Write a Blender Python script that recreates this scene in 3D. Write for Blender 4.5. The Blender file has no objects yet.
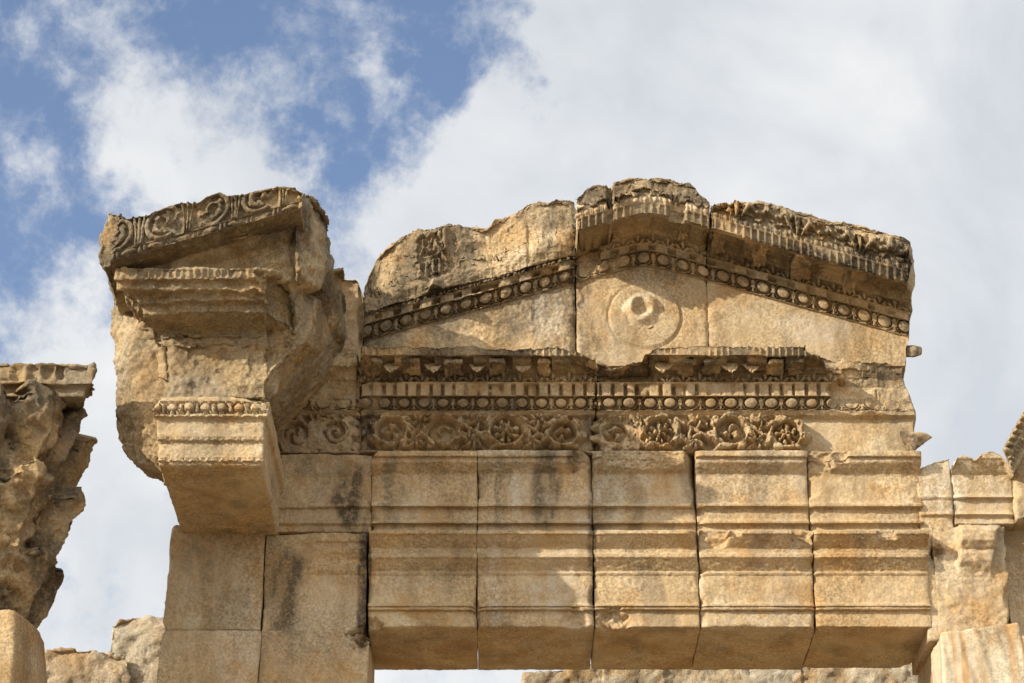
import bpy, bmesh, math, random
import numpy as np
from mathutils import Vector
from mathutils.geometry import delaunay_2d_cdt

# ------------------------------------------------------------------ camera, sky, sun
R = math.radians
SC = bpy.context.scene
COL = SC.collection
PITCH, FOCAL, CAMY, CAMZ = R(26.0), 85.0, -18.1, 1.6
FPX = 1024 * FOCAL / 36.0
cam = bpy.data.cameras.new('camera'); cam.lens = FOCAL; cam.sensor_width = 36; cam.clip_end = 3000
camo = bpy.data.objects.new('camera', cam); COL.objects.link(camo)
camo.location = (0, CAMY, CAMZ); camo.rotation_euler = (math.pi/2 + PITCH, 0, 0)
SC.camera = camo
SUN_AZ, SUN_EL = R(59.3), R(23.5)          # azimuth to the left of the facade's normal
sdir = Vector((-math.sin(SUN_AZ)*math.cos(SUN_EL), -math.cos(SUN_AZ)*math.cos(SUN_EL), math.sin(SUN_EL)))
sun = bpy.data.lights.new('sun', 'SUN'); sun.energy = 2.95; sun.angle = R(0.5); sun.color = (1, .93, .80)
suno = bpy.data.objects.new('sun', sun); COL.objects.link(suno)
suno.rotation_euler = sdir.to_track_quat('Z', 'Y').to_euler(); suno.location = (-20, -30, 40)
SC.view_settings.view_transform = 'Standard'; SC.view_settings.look = 'None'
SC.view_settings.exposure = 1.2; SC.view_settings.gamma = 1
SC.render.engine = 'CYCLES'
SC.cycles.max_bounces = 6; SC.cycles.diffuse_bounces = 4

cP, sP = math.cos(PITCH), math.sin(PITCH)
def ray(px, py):
    a, b = (px-512)/FPX, (341.5-py)/FPX
    return np.array([a, cP-b*sP, sP+b*cP])
def W(px, py, p=0.0):                       # pixel on the plane p metres in front of the wall
    d = ray(px, py); t = (-p-CAMY)/d[1]
    return np.array([d[0]*t, -p, CAMZ+d[2]*t])
def X(px, py=450, p=0.0): return W(px, py, p)[0]
def Z(py, p=0.0): return W(512, py, p)[2]
def pix(V):
    y = V[:, 1]-CAMY; z = V[:, 2]-CAMZ
    dep = y*cP+z*sP; up = -y*sP+z*cP
    return 512+FPX*V[:, 0]/dep, 341.5-FPX*up/dep

def build_world():
    w = bpy.data.worlds.new('World'); SC.world = w; w.use_nodes = True
    nt = w.node_tree; nt.nodes.clear(); N = nt.nodes.new; L = nt.links.new
    out = N('ShaderNodeOutputWorld'); bg = N('ShaderNodeBackground'); L(bg.outputs[0], out.inputs[0])
    bg.inputs[1].default_value = 0.15
    sky = N('ShaderNodeTexSky'); sky.sky_type = 'NISHITA'; sky.sun_disc = False
    sky.sun_elevation = SUN_EL; sky.sun_rotation = math.atan2(sdir.x, sdir.y); sky.altitude = 600
    sky.dust_density = 1.2; sky.ozone_density = 1.6
    tc = N('ShaderNodeTexCoord')
    def M(op, a, b=None, clamp=False):
        n = N('ShaderNodeMath'); n.operation = op; n.use_clamp = clamp
        for i, v in enumerate((a, b)):
            if v is None: continue
            if isinstance(v, (int, float)): n.inputs[i].default_value = v
            else: L(v, n.inputs[i])
        return n.outputs[0]
    def noise(scale, det, rough, dist=0.0, off=(0, 0, 0)):
        mp = N('ShaderNodeMapping'); mp.inputs[1].default_value = off; L(tc.outputs['Generated'], mp.inputs[0])
        n = N('ShaderNodeTexNoise'); n.inputs['Scale'].default_value = scale; n.inputs['Detail'].default_value = det
        n.inputs['Roughness'].default_value = rough; n.inputs['Distortion'].default_value = dist
        L(mp.outputs[0], n.inputs['Vector']); return n.outputs[0]
    # banks of cloud and gaps, each a soft region of sky direction
    banks = [(185, 140, 95, .44), (115, 110, 60, .34), (250, 90, 75, .30), (330, 60, 60, .14), (388, 92, 34, .42), (210, 215, 95, .38), (140, 180, 60, .26),
             (40, 520, 190, .50), (110, 420, 110, .40), (40, 640, 150, .4), (440, 205, 100, .52), (350, 235, 80, .34), (560, 190, 150, .62), (640, 50, 75, .5), (590, 110, 45, .3), (700, 90, 200, .80), (900, 190, 330, .95), (780, 170, 170, .5),
             (1000, 560, 330, .6), (500, 720, 300, .6), (960, 60, 150, .3), (640, 10, 90, .4),
             (60, 25, 60, .12), (130, 20, 45, .12), (15, 160, 40, .22), (15, 300, 50, .26), (60, 290, 45, .22), (30, 205, 45, .18), (80, 340, 60, .30)]
    gaps = [(475, 40, 75, .30), (430, 105, 42, .36), (325, 150, 50, .42), (385, 160, 35, .2), (40, 95, 60, .20), (50, 240, 50, .14), (200, 25, 70, .24), (330, 15, 60, .2), (530, 70, 45, .30)]
    wn = N('ShaderNodeTexNoise'); wn.inputs['Scale'].default_value = 13; wn.inputs['Detail'].default_value = 6; wn.inputs['Roughness'].default_value = .6; L(tc.outputs['Generated'], wn.inputs['Vector'])
    w1 = N('ShaderNodeVectorMath'); w1.operation = 'SUBTRACT'; L(wn.outputs['Color'], w1.inputs[0]); w1.inputs[1].default_value = (.5, .5, .5)
    w2 = N('ShaderNodeVectorMath'); w2.operation = 'SCALE'; L(w1.outputs[0], w2.inputs[0]); w2.inputs['Scale'].default_value = .11
    w3 = N('ShaderNodeVectorMath'); w3.operation = 'ADD'; L(tc.outputs['Generated'], w3.inputs[0]); L(w2.outputs[0], w3.inputs[1])
    tot = None
    for (px, py, r, s) in banks + [(a, b, c, -d) for a, b, c, d in gaps]:
        d = ray(px, py); d /= np.linalg.norm(d)
        n = N('ShaderNodeVectorMath'); n.operation = 'DISTANCE'; L(w3.outputs[0], n.inputs[0]); n.inputs[1].default_value = d
        mr = N('ShaderNodeMapRange'); mr.interpolation_type = 'SMOOTHSTEP'; L(n.outputs['Value'], mr.inputs[0])
        mr.inputs[1].default_value = r*1.45/FPX; mr.inputs[2].default_value = r*.1/FPX; mr.inputs[3].default_value = 0; mr.inputs[4].default_value = s
        tot = mr.outputs[0] if tot is None else M('ADD', tot, mr.outputs[0])
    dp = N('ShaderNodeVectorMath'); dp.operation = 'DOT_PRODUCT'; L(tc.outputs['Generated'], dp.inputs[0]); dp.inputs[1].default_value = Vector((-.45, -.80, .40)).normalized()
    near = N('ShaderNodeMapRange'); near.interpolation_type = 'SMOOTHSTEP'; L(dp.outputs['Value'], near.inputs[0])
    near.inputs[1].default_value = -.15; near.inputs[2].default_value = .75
    tot = M('ADD', tot, M('MULTIPLY', near.outputs[0], .8))  # extra cloud cover added behind the camera, out of view
    tot = M('MINIMUM', tot, 0.95)
    n1 = noise(17, 14, .64, .25); n2 = noise(60, 10, .66, .2, (3, 1, 2))
    f = M('ADD', M('ADD', M('MULTIPLY', M('SUBTRACT', n1, .5), 1.9), M('MULTIPLY', M('SUBTRACT', n2, .5), 1.0)), tot)
    mask = N('ShaderNodeMapRange'); mask.interpolation_type = 'SMOOTHSTEP'; L(f, mask.inputs[0])
    mask.inputs[1].default_value = -.14; mask.inputs[2].default_value = .68; mask.inputs[3].default_value = 0.06; mask.inputs[4].default_value = .97
    n3 = noise(9, 8, .55, .4, (5, 3, 1))
    cr = N('ShaderNodeValToRGB'); L(n3, cr.inputs[0])
    cr.color_ramp.elements[0].position = .34; cr.color_ramp.elements[0].color = (.74, .78, .83, 1)
    cr.color_ramp.elements[1].position = .68; cr.color_ramp.elements[1].color = (1.05, 1.05, 1.04, 1)
    cl = N('ShaderNodeMix'); cl.data_type = 'RGBA'; cl.blend_type = 'MULTIPLY'; cl.inputs[0].default_value = 1
    L(cr.outputs[0], cl.inputs[6]); cl.inputs[7].default_value = (2.62, 2.62, 2.63, 1)
    tint = N('ShaderNodeMix'); tint.data_type = 'RGBA'; tint.blend_type = 'MULTIPLY'; tint.inputs[0].default_value = 1
    L(sky.outputs[0], tint.inputs[6]); tint.inputs[7].default_value = (.49, .50, .535, 1)
    mx = N('ShaderNodeMix'); mx.data_type = 'RGBA'; L(mask.outputs[0], mx.inputs[0]); L(tint.outputs[2], mx.inputs[6]); L(cl.outputs[2], mx.inputs[7])
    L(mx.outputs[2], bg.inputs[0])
    cloud_fill = N('ShaderNodeVectorMath'); cloud_fill.operation = 'SCALE'; L(cl.outputs[2], cloud_fill.inputs[0]); L(M('ADD', 1.0, M('MULTIPLY', near.outputs[0], 1.1)), cloud_fill.inputs['Scale'])  # unseen cloud behind the camera brightened as added fill for the shaded facade
    L(cloud_fill.outputs[0], mx.inputs[7])
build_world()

# ------------------------------------------------------------------ numpy noise
_rng = np.random.RandomState(7)
_perm = _rng.permutation(512).astype(np.int64); _perm = np.concatenate([_perm]*3)
_g = _rng.normal(size=(512, 3)); _g /= np.linalg.norm(_g, axis=1)[:, None]
def perlin(P):
    i = np.floor(P).astype(np.int64); f = P-i; u = f*f*f*(f*(f*6-15)+10); i &= 511
    r = np.zeros(len(P))
    for dx in (0, 1):
        wx = u[:, 0] if dx else 1-u[:, 0]
        for dy in (0, 1):
            wy = u[:, 1] if dy else 1-u[:, 1]
            for dz in (0, 1):
                wz = u[:, 2] if dz else 1-u[:, 2]
                h = _perm[_perm[(_perm[(i[:, 0]+dx) & 511]+i[:, 1]+dy) & 511]+((i[:, 2]+dz) & 511)] & 511
                g = _g[h]
                r += wx*wy*wz*(g[:, 0]*(f[:, 0]-dx)+g[:, 1]*(f[:, 1]-dy)+g[:, 2]*(f[:, 2]-dz))
    return r*1.5
def fbm(P, freq, octs=3, seed=0, gain=.5):
    r = np.zeros(len(P)); a = 1.0
    for k in range(octs):
        r += a*perlin(P*freq+seed*17.31+k*5.7); a *= gain; freq *= 2.03
    return r
def ridged(P, freq, octs=3, seed=0):
    r = np.zeros(len(P)); a = 1.0
    for k in range(octs):
        r += a*(1-2*np.abs(perlin(P*freq+seed*11.1+k*3.3))); a *= .5; freq *= 2.1
    return r/1.75
def facet(P, freq, seed=0):
    """broken-stone relief: tilted, slightly hollow facets meeting in creases"""
    Q = P*freq+seed*7.7; i = np.floor(Q).astype(np.int64); best = np.full(len(P), 9.)
    for dx in (-1, 0, 1):
        for dy in (-1, 0, 1):
            for dz in (-1, 0, 1):
                h = _perm[_perm[(_perm[(i[:, 0]+dx) & 511]+i[:, 1]+dy) & 511]+((i[:, 2]+dz) & 511)] & 511
                c = i+np.array([dx, dy, dz])+.5+.42*_g[h]
                D = Q-c; g = _g[(h*7+3) & 511]
                v = .30*(D*D).sum(1)+.60*(D*g).sum(1)+.22*_g[(h*5+1) & 511, 0]
                best = np.minimum(best, v)
    return np.clip(.12-best, -.25, 1.2)
def worn(fn, amt=.8, seed=0, scale=1.3, lo=.05, hi=.45, level=-.012):
    """carving rubbed away in patches"""
    def f(x, b, H):
        h = fn(x, b, H); P3 = np.stack([x.ravel()*scale, (b*H).ravel()*scale*1.5+seed*3.1, np.full(x.size, seed*1.7)], 1)
        m = amt*sst(lo, hi, fbm(P3, 1.6, 4, seed)).reshape(x.shape); return h*(1-m)+level*m
    return f
def sst(a, b, x):
    t = np.clip((x-a)/(b-a+1e-12), 0, 1); return t*t*(3-2*t)

# ------------------------------------------------------------------ stone materials
def stone_mat(name, base, light, dark, bump=.35, scale=1.0, streak=None, red=(.41, .245, .098)):
    m = bpy.data.materials.new(name); m.use_nodes = True
    nt = m.node_tree; nt.nodes.clear(); N = nt.nodes.new; L = nt.links.new
    out = N('ShaderNodeOutputMaterial'); bs = N('ShaderNodeBsdfPrincipled'); L(bs.outputs[0], out.inputs[0])
    bs.inputs['Roughness'].default_value = .93; bs.inputs['Specular IOR Level'].default_value = .15
    geo = N('ShaderNodeNewGeometry')
    at = N('ShaderNodeAttribute'); at.attribute_name = 'wear'; sep = N('ShaderNodeSeparateColor'); L(at.outputs['Color'], sep.inputs[0])
    tn = N('ShaderNodeAttribute'); tn.attribute_name = 'tone'
    def noise(s, det, ro, dist=0.0, vec=None):
        n = N('ShaderNodeTexNoise'); n.inputs['Scale'].default_value = s*scale; n.inputs['Detail'].default_value = det
        n.inputs['Roughness'].default_value = ro; n.inputs['Distortion'].default_value = dist
        L(vec or geo.outputs['Position'], n.inputs['Vector']); return n.outputs[0]
    def ramp(src, a, b, lo=0.0, hi=1.0):
        r = N('ShaderNodeMapRange'); r.interpolation_type = 'SMOOTHSTEP'; L(src, r.inputs[0])
        for i, v in enumerate((a, b, lo, hi)): r.inputs[i+1].default_value = v
        return r.outputs[0]
    def mix(fac, a, b, bt='MIX'):
        n = N('ShaderNodeMix'); n.data_type = 'RGBA'; n.blend_type = bt
        for i, v in ((0, fac), (6, a), (7, b)):
            if isinstance(v, (int, float)): n.inputs[i].default_value = v
            elif isinstance(v, tuple): n.inputs[i].default_value = (*v, 1)
            else: L(v, n.inputs[i])
        return n.outputs[2]
    def mul(a, b):
        n = N('ShaderNodeMath'); n.operation = 'MULTIPLY'
        for i, v in enumerate((a, b)):
            if isinstance(v, (int, float)): n.inputs[i].default_value = v
            else: L(v, n.inputs[i])
        return n.outputs[0]
    big = noise(1.5, 6, .62, .6); mid = noise(7.5, 8, .66, .5); fine = noise(48, 6, .72); grain = noise(210, 3, .7)
    c = mix(ramp(big, .36, .62), base, light)
    c = mix(mul(ramp(mid, .50, .72), .45), c, red)
    c = mix(mul(ramp(noise(2.3, 5, .6, .8), .50, .64), .75), c, red)
    c = mix(mul(ramp(noise(3.6, 8, .7, 1.0), .56, .70), .5), c, tuple(min(.6, v*1.22) for v in light))
    c = mix(tn.outputs['Fac'], c, red)
    if streak:
        mp = N('ShaderNodeMapping'); mp.inputs[2].default_value = streak[0]; mp.inputs[3].default_value = streak[1]; L(geo.outputs['Position'], mp.inputs[0])
        streakfac = ramp(noise(1, 3, .5, .2, mp.outputs[0]), .455, .545)
    mps = N('ShaderNodeMapping'); mps.inputs[3].default_value = (5.5, 5.5, .55); L(geo.outputs['Position'], mps.inputs[0])
    mp_streak = noise(1, 7, .62, .5, mps.outputs[0])
    # wear: R dark lichen crust, G pale wash, B grey weathering
    brk = ramp(noise(22, 7, .72), .24, .56)
    c = mix(mul(sep.outputs[2], ramp(noise(13, 8, .72, .4), .26, .56)), c, (.225, .175, .11))
    c = mix(mul(sep.outputs[1], ramp(noise(9, 8, .7), .28, .60)), c, (.50, .425, .315))
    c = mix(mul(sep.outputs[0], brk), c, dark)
    c = mix(ramp(mp_streak, .50, .66, 0, .38), c, (.27, .175, .085))
    c = mix(ramp(noise(1.7, 3, .5, .3), .38, .62, .35, .85), c, mix(ramp(fine, .36, .64), (.60, .58, .54), (1.26, 1.25, 1.22)), 'MULTIPLY')
    if streak: c = mix(mul(streakfac, .85), c, streak[2])
    c = mix(.35, c, mix(ramp(grain, .34, .66), (.66, .64, .62), (1.25, 1.25, 1.24)), 'MULTIPLY')
    pit = ramp(noise(34, 6, .74, .5), .63, .70)
    pit = mul(pit, ramp(noise(2.9, 4, .6, .4), .42, .60, .15, 1.0))
    c = mix(mul(pit, .8), c, tuple(v*.34 for v in base))
    L(c, bs.inputs['Base Color'])
    def add(a, b):
        n = N('ShaderNodeMath'); n.operation = 'ADD'; L(a, n.inputs[0]); L(b, n.inputs[1]); return n.outputs[0]
    h = add(add(mul(mid, 1.0), mul(fine, .55)), add(mul(grain, .14), mul(pit, -.8)))
    bp = N('ShaderNodeBump'); bp.inputs['Strength'].default_value = bump; bp.inputs['Distance'].default_value = .03
    L(h, bp.inputs['Height']); L(bp.outputs[0], bs.inputs['Normal'])
    return m
STONE = stone_mat('honey limestone', (.46, .318, .168), (.525, .405, .245), (.072, .057, .04), bump=.55)
STONE_ROUGH = stone_mat('broken limestone', (.40, .282, .142), (.47, .36, .208), (.078, .061, .042), bump=.9)
STONE_PALE = stone_mat('pale rubble limestone', (.47, .395, .28), (.54, .475, .36), (.12, .10, .08), bump=1.0)
STONE_VEIN = stone_mat('veined limestone', (.50, .405, .27), (.53, .46, .34), (.12, .09, .06), bump=.2, red=(.42, .25, .11),
                       streak=((0, R(14), 0), (9.5, 1.2, .22), (.43, .25, .10)))

# ------------------------------------------------------------------ mesh output
def mesh_from(name, V, faces, mat, wear=None, tone=None):
    me = bpy.data.meshes.new(name)
    me.vertices.add(len(V)); me.vertices.foreach_set('co', V.astype(np.float32).ravel())
    loops = []; starts = []; n = 0
    for F in faces:
        if len(F) == 0: continue
        loops.append(F.ravel()); starts.append(n+np.arange(len(F))*F.shape[1]); n += F.size
    loops = np.concatenate(loops); starts = np.concatenate(starts)
    me.loops.add(len(loops)); me.loops.foreach_set('vertex_index', loops.astype(np.int32))
    me.polygons.add(len(starts)); me.polygons.foreach_set('loop_start', starts.astype(np.int32))
    me.polygons.foreach_set('use_smooth', np.ones(len(starts), bool))
    me.update(calc_edges=True); me.validate()
    a = me.attributes.new('wear', 'FLOAT_COLOR', 'POINT'); c = np.ones((len(V), 4), np.float32); c[:, :3] = 0 if wear is None else wear
    a.data.foreach_set('color', c.ravel())
    a = me.attributes.new('tone', 'FLOAT', 'POINT'); a.data.foreach_set('value', (np.zeros(len(V)) if tone is None else tone).astype(np.float32))
    me.materials.append(mat)
    return me
def normals(V, faces):
    N = np.zeros_like(V)
    for F in faces:
        if len(F) == 0: continue
        a, b, c = V[F[:, 0]], V[F[:, 1]], V[F[:, 2]]
        n = np.cross(b-a, c-a)
        if F.shape[1] == 4: n = n+np.cross(c-a, V[F[:, 3]]-a)
        for k in range(F.shape[1]):
            for j in range(3): N[:, j] += np.bincount(F[:, k], n[:, j], len(V))
    l = np.linalg.norm(N, axis=1); l[l == 0] = 1
    return N/l[:, None]

def thing(name, label, cat, loc, group=None):
    o = bpy.data.objects.new(name, None); COL.objects.link(o); o.location = loc; o.empty_display_size = .2
    o['label'] = label; o['category'] = cat
    if group: o['group'] = group
    return o
def link(name, me, parent=None, label=None):
    o = bpy.data.objects.new(name, me); COL.objects.link(o)
    if parent is not None: o.parent = parent
    if label: o['label'] = label
    return o
def tag(o, label, cat, group=None, kind=None):
    if label: o['label'] = label
    if cat: o['category'] = cat
    if group: o['group'] = group
    if kind: o['kind'] = kind
    return o

# stains that belong to the stone: (px, row, half width, half height, channel, strength)
STAINS = [(350, 497, 17, 38, 0, .85), (285, 595, 21, 48, 0, .55), (364, 575, 7, 80, 0, .75), (393, 492, 14, 44, 2, .7), (372, 430, 8, 30, 0, .6),
          (547, 490, 15, 50, 0, .50), (500, 500, 9, 45, 2, .8), (573, 465, 9, 12, 0, .5), (592, 560, 6, 80, 0, .5), (700, 660, 16, 24, 0, .5),
          (520, 490, 12, 36, 1, .6), (495, 590, 10, 50, 1, .5), (550, 590, 26, 30, 1, .5), (610, 500, 20, 30, 1, .55), (680, 500, 16, 26, 1, .3),
          (640, 470, 26, 26, 1, .35), (548, 318, 22, 30, 1, .8), (585, 320, 10, 40, 0, .45), (575, 300, 8, 45, 0, .5), (533, 310, 3, 16, 0, .6),
          (810, 330, 45, 22, 1, .5), (650, 270, 60, 20, 2, .7), (945, 480, 30, 40, 1, .8), (985, 500, 30, 50, 1, .4), (445, 560, 60, 30, 2, .35), (420, 660, 50, 20, 2, .3),
          (235, 600, 30, 30, 1, .35), (215, 560, 40, 30, 2, .5), (330, 470, 40, 25, 2, .5), (320, 640, 60, 30, 2, .35), (590, 350, 12, 20, 0, .4), (540, 232, 18, 40, 1, .25),
          (440, 470, 30, 18, 2, .4), (560, 460, 40, 10, 2, .5), (590, 420, 10, 25, 2, .6), (430, 240, 60, 30, 2, .55), (232, 310, 70, 50, 2, .35), (220, 505, 60, 35, 2, .3), (210, 340, 50, 16, 1, .35)]
ST = [(W(a, b)[0], W(a, b)[2], c/120., d/108., ch, s) for a, b, c, d, ch, s in STAINS]
ZTOP, ZMID = Z(200), Z(345)
def wear_of(V, crust=0.0, pale=0.0, grey=0.0, seed=0):
    w = np.zeros((len(V), 3))
    jit = fbm(V, 3.5, 3, seed+3)*.35
    stk = sst(-.30, .15, fbm(V*np.array([1, 1, .16]), 9, 3, seed+7))
    for x, z, rx, rz, ch, s in ST:
        d = np.sqrt(((V[:, 0]-x)/rx+jit)**2+((V[:, 2]-z)/rz+jit*.6)**2)
        w[:, ch] = np.maximum(w[:, ch], min(1.2, s*1.6)*(1-sst(.55, 1.1, d))*(.45+.55*stk))
    n1 = fbm(V, 1.9, 4, seed+11); n2 = fbm(V, 2.6, 4, seed+23); n3 = fbm(V*np.array([1, 1, .35]), 3.1, 4, seed+31)
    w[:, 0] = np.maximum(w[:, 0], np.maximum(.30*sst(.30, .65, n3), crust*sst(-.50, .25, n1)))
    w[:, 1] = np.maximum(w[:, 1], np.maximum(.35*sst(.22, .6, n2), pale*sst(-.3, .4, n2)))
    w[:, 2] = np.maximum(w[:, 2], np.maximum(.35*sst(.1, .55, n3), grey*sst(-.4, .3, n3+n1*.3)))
    return np.clip(w, 0, 1)

# ------------------------------------------------------------------ modifiers on vertex arrays
def chip(px, row, p, nrm, amp=.03, freq=5.0, seed=0):
    """knock off whatever stands beyond a rough plane"""
    P0 = W(px, row, p); n = np.array(nrm, float); n /= np.linalg.norm(n)
    def f(V):
        d = (V-P0)@n
        near = d > -amp*3
        if not near.any(): return V
        d[near] += amp*.6*fbm(V[near], freq, 4, seed)+amp*.9*facet(V[near], freq*1.2, seed)
        k = d > 0; V[k] -= d[k][:, None]*n; return V
    return f
def bite(px, row, p, r, depth=1.0, seed=0):
    """a broken hollow: pushes the surface back inside a noisy ball"""
    P0 = W(px, row, p)
    def f(V):
        D = V-P0; d = np.linalg.norm(D, axis=1); rr = r*(1+.35*fbm(V, 2.2/r, 3, seed))
        k = d < rr
        V[k, 1] += (rr[k]**2-d[k]**2)/rr[k]*depth*1.15*(1+.5*fbm(V[k], 16, 3, seed+1)); return V
    return f
def side(pts, amp=.02, seed=0, s=1):
    """rough broken end traced as (row, px); s=1 right end, -1 left end"""
    a = np.array(pts, float)
    def f(V):
        u, v = pix(V); q = np.interp(v, a[:, 0], a[:, 1])
        dep = (V[:, 1]-CAMY)*cP+(V[:, 2]-CAMZ)*sP
        xl = (q-512)/FPX*dep+amp*fbm(V, 6, 4, seed)-s*amp*.9*facet(V, 7, seed+1)
        V[:, 0] = np.minimum(V[:, 0], xl) if s > 0 else np.maximum(V[:, 0], xl); return V
    return f
def knock(u0, u1, v0, v1, p, amp=.02, seed=0, soft=7.):
    """a stretch of moulding broken back to a rough face p in front of the wall"""
    def f(V):
        u, v = pix(V); j = 5*fbm(V, 7, 3, seed+4)
        m = sst(u0-soft, u0+soft*.3, u+j)*sst(u1+soft, u1-soft*.3, u+j)*sst(v0-4, v0, v+j*.6)*sst(v1+4, v1, v+j*.6)
        lim = p+amp*fbm(V, 8, 4, seed)+amp*.5*ridged(V, 19, 2, seed+2)+(1-m)*.6
        q = -V[:, 1]; k = (q > lim) & (m > .02); V[k, 1] = -lim[k]; return V
    return f
def sky(pts, p, amp=.02, freq=9.0, seed=0, back=0.0):
    """pushes the top down to a traced skyline lying p in front of the wall"""
    a = np.array(pts, float)
    def f(V):
        Q = V.copy(); Q[:, 1] = -p
        u, v = pix(Q)
        row = np.interp(u, a[:, 0], a[:, 1])
        b = (341.5-row)/FPX; dy, dz = cP-b*sP, sP+b*cP
        zl = CAMZ+dz*(-p-CAMY)/dy
        zl = zl+amp*.8*fbm(V, freq, 4, seed)+amp*.4*ridged(V, freq*2.1, 2, seed+3)-amp*1.5*facet(V, freq*.6, seed+6)-amp*.8*facet(V, freq*1.6, seed+7)-back*np.maximum(0, V[:, 1]+p)
        V[:, 2] = np.minimum(V[:, 2], zl); return V
    return f
def break_to(pfun, amp=.02, freq=6.0, seed=0):
    """mouldings standing further out than pfun(px,row) are broken back to a rough face"""
    def f(V):
        u, v = pix(V)
        W3 = V*np.array([1, .4, 1])
        lim = pfun(u, v)+amp*.6*fbm(W3, freq, 4, seed)-amp*1.5*facet(W3, freq*.8, seed+1)-amp*.7*facet(W3, freq*2.2, seed+2)
        p = -V[:, 1]; k = p > lim
        V[k, 1] = -lim[k]; return V
    return f
def rough(amp=.006, freq=14., seed=0, low=.006):
    def f(V, N=None):
        return V+N*(amp*fbm(V, freq, 3, seed)+low*fbm(V, 2.6, 2, seed+5))[:, None]
    f.needs_n = True
    return f
def fac(amp, freq, seed):
    def f(V, N=None): return V-N*(amp*facet(V, freq, seed))[:, None]
    f.needs_n = True
    return f
def ends(x0, x1, amt=.014, w=.016, seed=0):
    """worn, rounded arrises along the joints"""
    def f(V, N=None):
        d = np.minimum(np.abs(V[:, 0]-x0), np.abs(V[:, 0]-x1))
        a = amt*np.exp(-d/w)*(1+2.2*np.maximum(0, fbm(V, 5, 3, seed)))
        a += min(1, amt/.010)*.050*np.exp(-d/.035)*sst(.22, .55, fbm(V, 3.5, 3, seed+9))
        c = np.where(np.abs(V[:, 0]-x0) < np.abs(V[:, 0]-x1), 1.0, -1.0)
        V = V+0; V[:, 1] += a*(V[:, 1] < .05); V[:, 0] += .10*a*c*sst(.16, -.02, V[:, 1]); return V
    f.needs_n = True
    return f

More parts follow.
